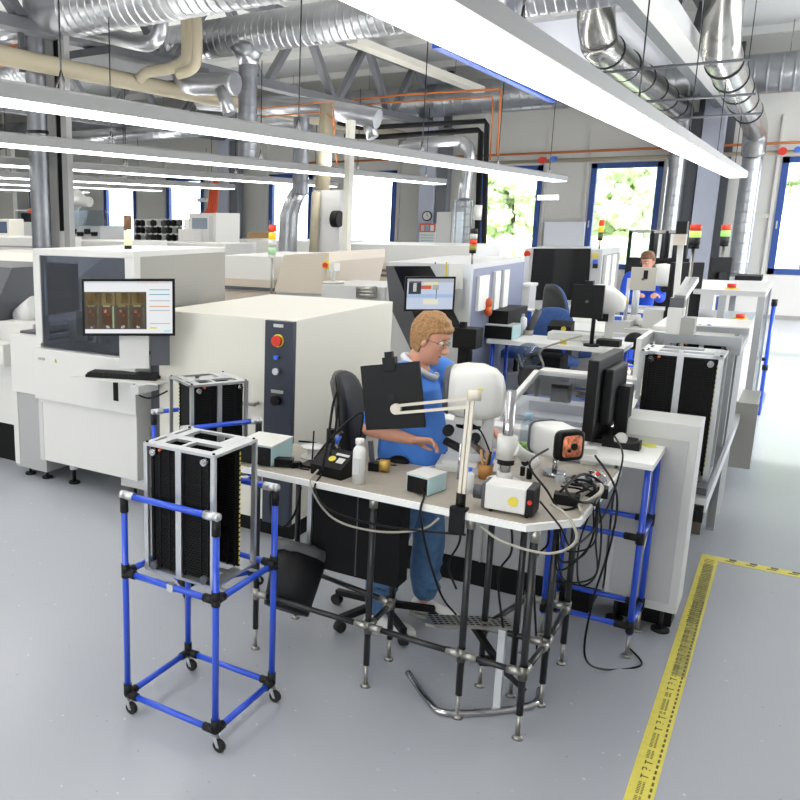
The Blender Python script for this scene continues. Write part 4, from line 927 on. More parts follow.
cable([(-.63, 3.55, ZT+.03), (-.58, 3.62, 1.02), (-.6, 3.7, 1.03), (-.66, 3.66, .97), (-.62, 3.5, .96)], .008, CABLEG, 'thick pale cable coil at the right bench corner')

cable([Dp(322, 470, 3.72), Dp(328, 440, 3.75), Dp(333, 405, 3.78), Dp(338, 392, 3.8), Dp(336, 425, 3.78), Dp(330, 455, 3.76)], .006, BLACK, 'black cable arching behind the soldering station')
cable([(-1.86, 3.56, ZT+.01), (-1.80, 3.6, 1.06), (-1.72, 3.64, 1.16), (-1.66, 3.66, 1.2), (-1.68, 3.68, 1.05), (-1.7, 3.7, ZT+.01)], .006, SATIN, 'dark cable looped beside the chair back')
cable([(-1.98, 3.62, 1.02), (-1.93, 3.7, 1.0), (-1.86, 3.66, .99), (-1.8, 3.62, .965), (-1.74, 3.58, .96)], .005, BLACK, 'black cable behind the white cable reel')
cable([(-1.97, 3.4, ZT+.02), (-1.93, 3.36, .962), (-1.88, 3.42, .962), (-1.84, 3.38, .962), (-1.79, 3.38, .962)], .004, BLACK, 'short black lead from the power adapter to the soldering station')
for k_, (dx, dz, rr) in enumerate(((0, 0, .0045), (.03, .05, .004), (-.03, -.04, .0045), (.05, -.08, .004))):
    cable([(-.70+dx, 3.62, ZT+.03+.02*k_), (-.62+dx*.5, 3.7, 1.0+dz*.5), (-.585, 3.62+dx, .88+dz), (-.60+dx, 3.52, .78+dz), (-.68+dx*.4, 3.5, .74+dz), (-.72, 3.6, .82+dz), (-.74+dx*.3, 3.72, .6+dz)], rr, BLACK, ['black cable bundle strand at the right bench corner, outermost', 'black cable bundle strand at the right bench corner, highest', 'black cable bundle strand at the right bench corner, innermost', 'black cable bundle strand at the right bench corner, lowest'][k_])
for k_, (x_, y_, zb_) in enumerate(((-.9, 3.5, .35), (-.8, 3.7, .2), (-1.12, 3.5, .5))):
    cable([(x_, y_, ZT-.035), (x_+.03, y_-.03, .75), (x_-.03, y_+.02, .6), (x_+.02, y_, zb_)], .005, BLACK, ['black cable dangling under the bench behind the front corner leg', 'black cable dangling lowest under the right part of the bench', 'black cable dangling under the bench left of the arm clamp'][k_])
o = simple('tangled_cables', MB().tube([Zp(u, v, ZT+z) for u, v, z in ((560, 492, .06), (575, 480, .1), (592, 484, .08), (598, 498, .05), (580, 502, .07), (566, 488, .1), (584, 474, .12), (603, 486, .06), (594, 505, .05))], .006, None, 6, 6), BLACK, 'tangle of black cable heaped on the right end of the bench', 'cable', 'loose cables')

# ================================================================ BLUE FRAME TABLE, MONITOR SEEN FROM THE SIDE
ZB = 1.0
bt_ = thing('blue_frame_table', 'small white-topped table on a blue pipe frame beside the bench', 'table', (-.68, 4.47, 0))
MB().box((-.93, 4.27, ZB-.03), (-.47, 4.67, ZB), None, .003).build('tabletop', WTOP, bt_)
bx = (-.9, -.495); by = (4.31, 4.63)
for x in bx:
    for y in by:
        l = MB().cyl((x, y, .12), (x, y, ZB-.03), .0145, None, 12).build('leg', BLUE, bt_)
        MB().cyl((x, y, 0), (x, y, .014), .024).cyl((x, y, 0), (x, y, .12), .009).build('levelling_foot', STEEL, l)
for z in (.16, .62):
    for y in by:

        l = MB().cyl((bx[0], y, z), (bx[1], y, z), .0135, None, 12).build('rail', BLUE, bt_)
        for x, s in ((bx[0], 1), (bx[1], -1)): MB().cyl((x, y, z), (x+s*.07, y, z), .018).cyl((x, y, z-.03), (x, y, z+.03), .019).build('connector', SATIN, l)
for z in (.16, .62):
    for x in bx: MB().cyl((x, by[0], z), (x, by[1], z), .0135, None, 12).build('rail', BLUE, bt_)
MB().cyl((bx[1], by[0], .4), (bx[1], by[1], .64), .006).build('brace', STEEL, bt_)
m1 = thing('flat_monitor', 'large black monitor seen edge-on on the small blue-framed table', 'monitor', (-.75, 4.7, ZB))
mp0 = Dp(594, 392, 4.0); mp1 = Dp(622, 388, 4.46)
ang = math.atan2(mp1.y-mp0.y, mp1.x-mp0.x); mcn = (mp0+mp1)/2; ml = .5
MM = Matrix.Translation((mcn.x, mcn.y, 1.235)) @ Matrix.Rotation(ang, 4, 'Z')
MB().box((-ml/2, -.0, -.20), (ml/2, .05, .205), None, .006, MM).build('casing', BLACK, m1)
MB().box((-ml/2+.018, .0501, -.165), (ml/2-.018, .0512, .175), None, 0, MM).build('display', mat('dark_screen', '20242C', .15), m1)
MB().box((-.14, -.045, -.13), (.17, .002, .15), None, .01, MM).build('rear_housing', BLACK, m1)
MB().box((.0, -.1, ZB-1.235+.02), (.09, -.04, .05), None, .004, MM).build('stand_neck', BLACK, m1)
MB().box((-.12, -.16, ZB-1.235), (.2, .09, ZB-1.235+.022), None, .006, MM).build('stand_base', BLACK, m1)
td = Zp(622, 448, ZB); tdt = thing('tape_dispenser', 'black desk tape dispenser at the front of the small blue-framed table', 'tape dispenser', tuple(td))
MB().prism([(-.09, 0), (-.09, .045), (-.03, .03), (.03, .03), (.06, .055), (.08, .05), (.08, 0)], 'y', td.y-.03, td.y+.03); 
mb = MB().prism([(td.x-.09, ZB), (td.x-.09, ZB+.05), (td.x-.03, ZB+.03), (td.x+.04, ZB+.03), (td.x+.08, ZB+.045), (td.x+.08, ZB)], 'y', td.y-.025, td.y+.045).build('body', BLACK, tdt)
MB().cyl((td.x-.01, td.y-.012, ZB+.045), (td.x-.01, td.y+.02, ZB+.045), .03).build('tape_roll', WHITE, tdt)
simple('yellow_note_strip', MB().prism([(p.x, p.y) for p in (Zp(622, 437, ZB), Zp(655, 444, ZB), Zp(657, 448, ZB), Zp(650, 448, ZB), Zp(618, 439, ZB))], 'z', ZB+.0005, ZB+.003), mat('pale_yellow_strip', 'D9DB6A', .6), 'pale yellow printed strip on the small blue-framed table', 'strip')
simple('white_small_box', MB().rbox(Dp(588, 455, 3.95), (.07, .07, .08), .3, None, .004), WHITE, 'small white box between the lamp head and the monitor', 'box')

# ================================================================ LINE MACHINES ON THE RIGHT
wc = thing('end_cabinet', 'white end cabinet with a framed door beside the floor tape', 'cabinet', (-.5, 4.75, 0))
MB().box((-.68, 4.68, .12), (-.335, 4.94, 1.12), None, .005).build('body', mat('cabinet_grey_white', 'D2D2CF', .4), wc)
MB().box((-.655, 4.672, .17), (-.375, 4.68, 1.04), None, .002).build('door', mat('door_grey', 'BDBDBC', .4), wc)
MB().box((-.64, 4.78, 0.0), (-.36, 4.92, .12)).build('plinth', MATTE, wc)
for x in (-.4, -.62): MB().cyl((x, 4.71, 0), (x, 4.71, .014), .045).cyl((x, 4.71, .0), (x, 4.71, .13), .01).build('foot', SATIN, wc)
hm = thing('hooded_conveyor_machine', 'white machine with a clear sloping hood behind the bench', 'machine', (-1.3, 5.1, 0))
MB().box((-2.0, 4.68, .16), (-.69, 5.75, .93), None, .006).build('body', mat('machine_body_shade_grey', 'ABABAB', .45), hm)  # body greyed so its colour carries the shade behind the bench
MB().box((-1.98, 4.67, .78), (-.69, 4.79, .985), None, .01).build('front_ledge', WHITE, hm)
MB().box((-1.9, 4.7, .0), (-.75, 5.7, .16)).build('plinth', MATTE, hm)
MB().box((-1.35, 4.672, .16), (-1.34, 4.68, .78)).build('seam', MGREY, hm)
for q in ((-1.36, -1.33), (-.74, -.70)):
    MB().prism([(4.8, .99), (4.83, 1.02), (5.6, 1.16), (5.75, 1.16), (5.75, 1.13), (5.62, 1.13), (4.86, .99)], 'x', *q).build('hood_side_frame', WHITE, hm)
MB().box((-1.36, 5.62, 1.13), (-.70, 5.75, 1.16)).build('hood_top_frame', WHITE, hm)
MB().prism([(4.84, 1.005), (5.62, 1.15), (5.62, 1.146), (4.84, 1.001)], 'x', -1.33, -.74).build('hood_glass', HOODG, hm)
MB().box((-1.95, 4.78, .93), (-.72, 5.74, .96)).box((-1.3, 5.0, .94), (-.74, 5.08, .99)).box((-1.3, 5.3, .94), (-.74, 5.36, 1.02)).build('conveyor_bed', mat('bed_grey', 'B9BABC', .4), hm)
MB().box((-1.2, 5.4, 1.0), (-1.1, 5.5, 1.12)).build('sensor', BLACK, hm)
MB().box((-2.4, 5.8, .7), (-1.7, 6.1, .95)).build('side_conveyor', MGREY, hm)
MB().box((-2.4, 5.79, .95), (-1.7, 5.84, 1.0)).box((-2.4, 6.1, .95), (-1.7, 6.16, 1.0)).build('conveyor_rail', WHITE, hm)
for x in (-2.38, -1.9): MB().box((x, 5.85, 0), (x+.08, 6.05, .7)).build('conveyor_leg', DGREY, hm)
mg3 = dup(mg, (-.515, 5.45, .68), 0, 'tall silver-framed board magazine on the line behind the white end cabinet')
mg3.scale = (1.15, 1., 1.27)
lf = thing('magazine_loader', 'aluminium frame magazine loader along the aisle behind the white end cabinet', 'machine', (-.5, 6, 0))
ALP = mat('aluminium_profile', 'A6A8AA', .4, .5)
MB().box((-.78, 5.15, .6), (-.3, 6.6, .68)).build('carriage_plate', DGREY, lf)
MB().box((-.36, 5.1, .56), (-.29, 7.6, .64)).build('side_rail', ALU, lf)
MB().box((-.42, 5.1, .5), (-.3, 5.2, .6)).build('black_end', BLACK, lf)
for y in (5.3, 6.4): MB().box((-.44, y, 0), (-.38, y+.06, .6)).build('support_post', mat('brownish_post', '6E675E', .5), lf)
for x in (-.76, -.36):
    for y in (6.2, 6.55, 6.9): MB().box((x, y, 0 if y > 6.5 else .68), (x+.05, y+.05, 1.33)).build('frame_post', ALP, lf)
MB().box((-.78, 6.18, 1.33), (-.28, 6.26, 1.39)).box((-.78, 6.9, 1.33), (-.28, 6.97, 1.37)).box((-.33, 6.18, 1.28), (-.28, 6.97, 1.33)).build('top_beam', ALP, lf)
MB().box((-.34, 6.3, .1), (-.3, 7.0, 1.3)).build('side_panel', mat('grey_film', '8C8E90', .5), lf)
MB().box((-.8, 5.7, 1.05), (-.77, 6.2, 1.4)).build('left_guard', WHITE, lf)
mg4 = dup(mg, (-.53, 6.78, .68), 0, 'black board magazine inside the aluminium loader frame'); mg4.scale = (1.0, .9, 1.1)
gt = thing('gantry_arm', 'white and grey gantry arm with tall pole above the magazine loader', 'gantry', (-.63, 6.22, 1.39))
g0 = Yp(680, 332, 6.22)
MB().box((-.70, 6.12, 1.39), (-.61, 6.24, 1.56), None, .008).build('carriage', WHITE, gt)
MB().box((-.695, 6.14, 1.56), (-.615, 6.22, 1.62)).build('black_joint', DGREY, gt)
MB().bar((-.67, 6.2, 1.6), (-.685, 6.25, 1.99), .032, .032).build('pole', WHITE, gt)
MB().bar((-.66, 6.18, 1.62), (-.64, 6.5, 1.72), .035, .035).bar((-.63, 6.18, 1.62), (-.6, 6.5, 1.72), .035, .035).build('twin_rods', ALU, gt)
MB().box((-.62, 6.12, 1.39), (-.54, 6.24, 1.5)).build('motor', MGREY, gt)
MB().box((-.725, 6.2, 1.95), (-.655, 6.28, 2.02)).build('beige_box', BEIGE, gt); MB().box((-.715, 6.2, 2.02), (-.655, 6.28, 2.1)).build('black_box', BLACK, gt)
# second white conveyor machine with red stop button
cv = thing('line_conveyor', 'white conveyor cabinet with red stop button on yellow plate by the aisle', 'machine', (-.6, 8, 0))
MB().box((-.95, 7.62, .35), (-.33, 8.9, 1.15), None, .008).build('body', WHITE, cv)
MB().box((-1.0, 7.9, 1.15), (-.33, 8.85, 1.24), None, .01).build('control_top', WHITE, cv)
for y in (7.66, 8.8):
    for x in (-.9, -.4): MB().box((x, y, 0), (x+.06, y+.06, .35)).build('leg', STEEL, cv)
q = Zp(740, 319, 1.24); MB().cyl(q, q+Vector((0, 0, .008)), .055, None, 16).build('yellow_plate', YEL, cv); MB().cyl(q+Vector((0, 0, .008)), q+Vector((0, 0, .045)), .034).build('stop_button', RED, cv)
for k in range(5): MB().cyl(Vector((-.9+.07*k, 8.2, 1.24)), Vector((-.9+.07*k, 8.2, 1.247)), .016).build('key', LGREY if k % 2 else BLUEL, cv)
sh = MB()
for k in range(5): sh.box((-.33, 7.67, .35+k*.07), (-.2, 8.6, .38+k*.07))
sh.build('ribbed_step', STEEL, cv); MB().box((-.33, 7.62, .2), (-.18, 7.67, .72)).build('step_end', MGREY, cv)
rk = thing('glass_sided_feeder', 'aluminium and clear-sided feeder at the far end of the line', 'machine', (-.6, 10.5, 0))
for x in (-1.05, -.68, -.36):
    for y in (9.7, 11.2): MB().box((x, y, 0), (x+.06, y+.06, 1.38)).build('frame_post', ALP, rk)
MB().box((-1.05, 9.7, 1.38), (-.3, 11.26, 1.43)).build('top', LGREY, rk)
MB().box((-.32, 9.78, .2), (-.31, 11.2, 1.36)).build('clear_side', PLAST, rk)
MB().box((-1.0, 9.8, .1), (-.4, 11.15, 1.1)).build('core', LGREY, rk)
q = Zp(752, 286, 1.43); MB().cyl(Vector((-.6, 9.95, 1.43)), Vector((-.6, 9.95, 1.44)), .06).build('yellow_plate', YEL, rk); MB().cyl(Vector((-.6, 9.95, 1.44)), Vector((-.6, 9.95, 1.48)), .04).build('stop_button', RED, rk)
bp_ = thing('blue_pipe_stand', 'slim blue pipe stand at the far end of the aisle', 'stand', (-.25, 11, 0))
MB().cyl((-.25, 10.9, 0), (-.25, 10.9, 1.25), .02).build('post', BLUE, bp_)
MB().cyl((-.25, 10.9, 1.2), (-.25, 10.9, 1.27), .028).cyl((-.25, 10.9, .5), (-.25, 10.9, .56), .028).cyl((-.29, 10.9, .62), (-.25, 10.9, .62), .02).build('connector', SATIN, bp_)
MB().cyl((-.25, 10.9, 0), (-.25, 12.2, 0.02), .018).build('foot_bar', BLUE, bp_)

# floor tape with print
TAPEM = mat('yellow_floor_tape', 'DDD057', .45, noise=.06, nscale=30)
tape = thing('floor_tape', 'yellow printed warning tape in an L on the floor along the aisle', 'tape', (-.27, 4, 0))
MB().prism([(-.305, .5), (-.215, .5), (-.235, 6.03), (-.33, 6.03)], 'z', .0004, .0012).build('long_strip', TAPEM, tape)
MB().prism([(-.235, 5.94), (4.2, 5.98), (4.2, 6.07), (-.235, 6.03)], 'z', .0004, .0012).build('cross_strip', TAPEM, tape)
# tape print
pr_ = MB(); y = 2.2
def tx(y): return -.305+(y-.5)*(-.025/5.53)
TG = MB()
while y < 4.9:
    xl = tx(y)
    for g, yy in ((0, 0), (1, .052), (0, .104)):      # T ? T marks
        a = y+yy
        if g == 0: TG.box((xl+.03, a, .0012), (xl+.058, a+.007, .0016)).box((xl+.03, a-.01, .0012), (xl+.035, a+.017, .0016))
        else: TG.box((xl+.028, a-.008, .0012), (xl+.033, a+.016, .0016)).box((xl+.028, a+.011, .0012), (xl+.045, a+.016, .0016)).box((xl+.041, a, .0012), (xl+.045, a+.014, .0016)).box((xl+.052, a, .0012), (xl+.057, a+.006, .0016))
    yy = y+.14
    while yy < y+.34:
        if random.random() < .85: TG.box((xl+.028, yy, .0012), (xl+.04, yy+.005, .0016)).box((xl+.044, yy, .0012), (xl+.052, yy+.006, .0016))
        yy += .011
    for k in range(9):
        TG.box((xl+.072, y+k*.042, .0012), (xl+.08, y+k*.042+.026, .0016))
    y += .38
y = 4.9
while y < 5.95:
    xl = tx(y); TG.box((xl+.02+random.uniform(0, .01), y, .0012), (xl+.075, y+.008, .0016)); y += .028
x = -.2
while x < 3.5: TG.box((x, 5.975, .0012), (x+.05, 5.99, .0016)).box((x+.02, 6.0, .0012), (x+.06, 6.03, .0016)); x += .11
MB().prism([(-.29, 4.25), (-.235, 4.25), (-.25, 5.85), (-.305, 5.85)], 'z', .0011, .0014).build('worn_shaded_section', mat('worn_shaded_tape', 'A39A4C', .6, noise=.35, nscale=25), tape)  # worn, dirty tape; the shadow lying on it is mixed into the colour
TG.build('print', mat('tape_ink', '57502A', .6), tape)['kind'] = 'stuff'

# ================================================================ BACKGROUND MACHINES
def mbox(mb, u0, u1, vt, y, d, z0=0, vb=None, m=None, bev=0):
    a = Yp(u0, vt, y); b = Yp(u1, vt, y)
    if vb is not None: z0 = Yp((u0+u1)/2, vb, y).z
    z1 = Yp((u0+u1)/2, vt, y).z
    return mb.box((a.x, y, z0), (b.x, y+d, z1), m, bev)
def pquad(mb, pts, y, th=.004, m=None):
    """flat shape on the plane y (front face), th thick towards the viewer"""
    P = [Yp(u, v, y) for u, v in pts]
    return mb.prism([(p.x, p.z) for p in P], 'y', y-th, y+.001, m)
gm = thing('reflow_machine', 'grey machine with slanted dark window, papers on its blue-grey side', 'machine', (-2.9, 8.5, 0))
GX0, GX1, GY0, GY1, GZ = -3.36, -2.55, 7.85, 9.7, 1.7
MB().box((GX0, GY0, .1), (GX1, GY1, GZ), None, .01).build('body', LGREY, gm)
MB().box((GX0+.03, GY0+.05, 0), (GX1-.03, GY1-.05, .1)).build('plinth', MATTE, gm)
MB().box((GX1-.001, GY0+.07, .15), (GX1+.012, GY1-.05, GZ-.05)).build('side_door', mat('blue_grey_door', '8188A0', .45), gm)
def gq(pts, name, m, th=.006): return pquad(MB(), pts, GY0, th).build(name, m, gm)
gq([(386, 266), (394, 266), (421, 330), (412, 352), (390, 306)], 'dark_fascia', mat('graphite', '55565A', .45))
gq([(394, 266), (430, 266), (440, 283), (462, 328), (440, 335), (420, 330)], 'slanted_window', mat('dark_glass', '141518', .15), .008)
gq([(435, 262), (436, 262), (436, 264), (435, 264)], 'blue_dot', BLUEL, .01)
gq([(449, 264), (466, 264), (466, 289), (449, 289)], 'paper_sheet', PAPER, .004)
gq([(446, 262), (447.3, 262), (447.3, 277), (446, 277)], 'yellow_stripe', YEL, .005)
MB().box((GX1-.05, GY0-.012, .1), (GX1+.02, GY0+.05, GZ)).build('corner_profile', ALU, gm)
sd = MB()
for (y0, y1, z0, z1) in ((8.05, 8.35, 1.25, 1.58), (8.5, 8.68, 1.2, 1.6), (8.8, 8.98, 1.2, 1.6)): sd.box((GX1+.012, y0, z0), (GX1+.03, y1, z1)).build('hanging_folder', PAPER, gm) if False else None
for (y0, y1, z0, z1) in ((8.05, 8.35, 1.25, 1.58), (8.55, 8.72, 1.2, 1.6), (8.85, 9.02, 1.2, 1.6)): MB().box((GX1+.012, y0, z0), (GX1+.04, y1, z1)).build('hanging_folder', PAPER, gm)
tower((GX1+.0, GY0+.05, GZ), .2, .033, [mat('dark_cap', '2A2A2A', .5), WHITE, REDL, mat('yellow_green', 'A8A040', .4)], 'signal tower with a red lens on the grey machine, in front of the black pipes', .1)
mpic = (scr('pale blue', 'C7D2E6', .8), [(0, 0, 1, .12, scr('bar3', 'A9ADB4')), (.03, .08, .3, .5, scr('dark panel', '3C4048', .5)), (.13, .14, .2, .42, SW), (.3, .22, .52, .34, scr('orange red', 'D8664A', .7)), (.36, .1, .66, .2, scr('cream', 'E8E0B8', .8)), (.55, .2, .68, .36, scr('grey block', 'B9B9B4', .7)), (0, .5, 1, .62, scr('bluer', 'A9BFE2', .8)), (.36, .66, .68, .84, scr('pale cream', 'E9E6D2', .8))])
mc_ = Dp(430, 294, 7.75)
t, M = screen_thing('flat_monitor', 'flat monitor with a pale blue picture above the woman\'s head', tuple(mc_), .46, .315, YAW, 0, None, mpic)
MB().box((mc_.x-.05, mc_.y+.03, mc_.z-.05), (mc_.x+.05, GY0-.01, mc_.z+.05)).build('mounting_arm', BLACK, t)
bx_ = Yp(462, 345, 7.4); simple('black_instrument', MB().box((bx_.x-.09, 7.4, .98), (bx_.x+.12, 7.6, 1.16), None, .01).box((bx_.x-.05, 7.45, 1.16), (bx_.x+.0, 7.5, 1.21)).box((bx_.x-.05, 7.45, 0), (bx_.x+.05, 7.55, .98)), BLACK, 'black instrument on a pedestal right of the woman\'s face', 'instrument')
# signal tower on a pole behind the cream cabinet
o = tower(tuple(Yp(271.5, 290, 6.2).xy)+(1.49,), .25, .033, [REDL, YELL, WHITE, mat('mint_lens', 'B5E0B0', .4)], 'red, yellow and white signal tower on a silver pole behind the cream cabinet', .3, housing=WHITE)
o.location.y = o.location.y; 
# white machine + beige panel behind cream cabinet
bm_ = thing('oven_machine', 'low white machine with a beige side panel and stop button behind the cream cabinet', 'machine', (-6, 9, 0))
mb = MB(); mbox(mb, 222, 274, 256, 9.2, 1.6, .6, bev=.01); mb.build('white_body', WHITE, bm_)
mb = MB(); mbox(mb, 222, 274, 279, 9.15, 1.6, .3); mb.build('lower_body', BEIGE, bm_)
mb = MB(); mbox(mb, 222, 274, 287, 9.1, .05, vb=290); mb.build('dark_gap', DGREY, bm_)
P = [Yp(u, v, 8.9) for u, v in ((274, 292), (284, 255), (329, 252.5), (329, 262), (322, 294))]
MB().prism([(p.x, p.z) for p in P], 'y', 8.9, 10.5).build('beige_panel', BEIGE, bm_)
q = Yp(327, 265, 8.88); MB().cyl(q, q+Vector((0, -.03, 0)), .05, None, 16).build('yellow_collar', YEL, bm_); MB().cyl(q+Vector((0, -.03, 0)), q+Vector((0, -.06, 0)), .03).build('stop_button', RED, bm_)
MB().box((P[0].x, 8.95, 0), (P[3].x, 10.4, P[0].z)).build('base', LGREY, bm_)
wl = thing('desk_lamp_head', 'white small lamp-like device on a foot right of the beige panel', 'device', Yp(333, 283, 8.6))
MB().cyl(Yp(333, 282, 8.7), Yp(334, 268, 8.7), .025).build('stem', WHITE, wl)
MB().box(Yp(329, 271, 8.6), Yp(340, 263, 8.75), None).build('head', WHITE, wl)
MB().cyl(Yp(334, 283, 8.7), Yp(334, 281, 8.7), .12, None, 18).build('foot', WHITE, wl)
cb_ = thing('belt_conveyor', 'grey belt conveyor with metal rollers between cream cabinet and slatted oven', 'conveyor', (-5, 8.6, 0))
mb = MB(); mbox(mb, 322, 385, 286, 8.5, .9, .0); mb.build('body', LGREY, cb_)
mb = MB()
for k in range(3): p0 = Yp(357, 288+k*3, 8.47-.0); mb.cyl(p0, p0+Vector((.38, 0, 0)), .03)
for k in range(3): MB().cyl(Yp(357, 289+k*3.2, 8.45), Yp(376, 289+k*3.2, 8.45), .03).build('roller', STEEL, cb_)
mb.bm.free()
ro = thing('slatted_oven', 'long off-white oven with brown horizontal slats, below the bright window', 'machine', (-9, 13.5, 0))
mb = MB(); mbox(mb, 334, 470, 245, 13, 1.6, 0, bev=.01); mb.build('upper_body', WHITE, ro)
for v0, v1, m in ((262, 285, BEIGE), (268.5, 271, mat('brown_slat', '6E6152', .5)), (273.5, 276, mat('brown_slat', '6E6152')), (281, 283, mat('brown_slat', '6E6152')), (285, 310, LGREY)):
    mb = MB(); y_ = 12.99 if m in (BEIGE, LGREY) else 12.96; mbox(mb, 336, 395, v0, y_, .04, vb=v1); mb.build('slat' if m not in (BEIGE, LGREY) else 'fascia', m, ro)
wo = thing('long_oven', 'long white oven with a grey strip, in front of the far left windows', 'machine', (-12, 16, 0))
mb = MB(); mbox(mb, 218, 332, 240.5, 15.5, 1.5, 0, bev=.01); mb.build('body', WHITE, wo)
mb = MB(); mbox(mb, 224, 252, 251.5, 15.48, .03, vb=253.5); mb.build('grey_strip', MGREY, wo)
for k, (u0, u1, vt, y, nm, lab) in enumerate(((130, 225, 243, 13.0, 'low_machine', 'long low white machine behind the reel rack'), (60, 128, 241, 11.2, 'low_machine', 'low white machine behind the tall inspection machine'), (-60, 34, 237, 9.6, 'low_machine', 'low white machine at the far left picture edge'))):
    t = thing(nm, lab, 'machine', Yp(u0, vt, y).to_2d().to_3d(), 0, 'low machines of the far lines')
    mb = MB(); mbox(mb, u0, u1, vt, y, 1.1, .15, bev=.01); mb.build('body', WHITE, t)
    mb = MB(); mbox(mb, u0+2, u1-2, vt+8, y-.01, .03, vb=vt+9.5); mb.build('seam', MGREY, t)
    mb = MB(); a = Yp(u0+2, vt, y); b = Yp(u1-2, vt, y); MB().box((a.x, y+.1, 0), (b.x, y+1.0, .15)).build('plinth', DGREY, t); mb.bm.free()
# far left: old computer terminal
ct = thing('crt_terminal', 'beige terminal with dark blue screen at the far left edge', 'monitor', Yp(4, 240, 10.5))
mb = MB(); mbox(mb, -14, 9, 219, 10.5, .35, vb=237, bev=.015); mb.build('housing', CREAM, ct)
mb = MB(); mbox(mb, -12, 6.5, 221.5, 10.49, .02, vb=233); mb.build('display', mat('blue_screen', '55617A', .2), ct)
mb = MB(); mbox(mb, -8, 5, 237, 10.6, .2, 0); mb.build('foot', MGREY, ct); ct.location.z = 0
for c_ in ct.children: c_.location = (0, 0, Yp(4, 240, 10.5).z)
t = thing('shielded_machine', 'small machine with clear shield and orange light at far left', 'machine', Yp(20, 240, 12))
mb = MB(); mbox(mb, 14, 33, 222, 12, .7, .0); mb.build('body', LGREY, t)
mb = MB(); mbox(mb, 15, 31, 209.5, 12.05, .5, vb=222); mb.build('clear_shield', PLAST, t)
mb = MB(); mbox(mb, 15, 31, 209.5, 12.02, .03, vb=211); mb.build('frame', WHITE, t)
mb = MB(); mbox(mb, 21, 28, 213, 12.2, .2, vb=222); mb.build('dark_core', SATIN, t)
MB().sph(Yp(30, 211, 12), .05, None, 8).build('orange_light', ORANGE, t)
# white robot / dispenser right of the column
t = thing('white_robot', 'white robot arm above a shielded machine right of the tall column', 'robot', Yp(75, 240, 14))
mb = MB(); mbox(mb, 66, 100, 226, 14, .9, 0); mb.build('base_machine', LGREY, t)
MB().cyl(Yp(72, 228, 14.2), Yp(72, 200, 14.2), .16, None, 14).build('mast', WHITE, t)
MB().sph(Yp(74, 199, 14), .24, None, 10).build('shoulder', WHITE, t)
MB().cyl(Yp(74, 200, 13.9), Yp(90, 202, 13.9), .11, None, 14).build('arm', WHITE, t)
mb = MB(); mbox(mb, 68, 98, 210, 13.8, .6, vb=226); mb.build('clear_shield', PLAST, t)
for k in range(4):
    mb = MB(); mbox(mb, 70+k*7, 75+k*7, 229+k % 2*3, 13.95, .05, vb=234+k % 2*2); mb.build('dark_module', SATIN, t)
# reel rack
t = thing('reel_rack', 'white rack of small black component reels behind the inspection machine', 'rack', Yp(160, 245, 16))
for v in (219, 226, 233.5, 241):
    mb = MB(); mbox(mb, 134, 184, v, 16, .5, vb=v+1.3); mb.build('shelf', WHITE, t)
for u in (134, 145, 167, 184):
    mb = MB(); mbox(mb, u, u+1.2, 219, 16, .5, vb=243); mb.build('upright', WHITE, t)
for r_i, v in enumerate((222.5, 229.5, 237)):
    for c in range(9):
        u = 137+c*5.2
        if random.random() < .12: continue
        p = Yp(u, v+.5, 16.02); o = simple('component_reel', MB().cyl(p, p+Vector((.06, .0, 0)), .085, None, 12), [SATIN, MATTE, DGREY][c % 3], 'small dark component reel standing in the white rack', 'reel', 'reels in the white rack')
# copier like machine
t = thing('screen_printer', 'white machine with a window left of the red cables', 'machine', Yp(205, 243, 14.5))
mb = MB(); mbox(mb, 189, 216, 213, 14.5, .9, .0, bev=.01); mb.build('body', WHITE, t)
mb = MB(); mbox(mb, 192, 207, 218, 14.49, .02, vb=229); mb.build('window', mat('machine_window', '8B95A0', .2), t)
mb = MB(); mbox(mb, 209, 213, 216, 14.49, .02, vb=240); mb.build('control_panel', LGREY, t)
mb = MB(); mbox(mb, 178, 194, 229, 14.2, .4, 0, bev=.02); mb.build('side_hood', WHITE, t)
# red cables
t = thing('red_cables', 'bundle of orange-red hanging cables by the third wall column', 'cable', Yp(212, 190, 18.5))
for k in range(4): MB().tube([Yp(211+k*2.2, 176, 18.5), Yp(211+k*2, 192, 18.5), Yp(209+k*2.2, 208, 18.5), Yp(205+k*3, 214, 18.5)], .05, None, 8, 5).build('strand', mat('orange_red_cable', 'D2502A', .5), t)
MB().box(Yp(197, 202, 18.6), Yp(206, 198, 18.6)+Vector((0, .1, 0)), WHITE).build('bracket', None, t)
t = thing('cardboard_box', 'brown cardboard box on the ledge between two far windows', 'box', Yp(256, 241, 18))
MB().box((Yp(248, 240, 18).x, 18, Yp(248, 241.5, 18).z), (Yp(262, 240, 18).x, 18.4, Yp(248, 232.5, 18).z)).build('carton', CARD, t)
MB().box((Yp(248, 240, 18).x, 17.9, 0), (Yp(262, 240, 18).x, 18.5, Yp(248, 241.6, 18).z)).build('stand', LGREY, t)
for (u, v, y, lab, cols) in ((226, 222, 18.2, 'small red and yellow signal light near the cardboard box', [REDL, YELL]), (114.5, 228, 17.5, 'small orange signal light left of the brown and green tower', [YELL, REDL]), (599.5, 226, 16.8, 'red and yellow signal tower on the black-windowed machine', [REDL, REDL, YELL])):
    pass
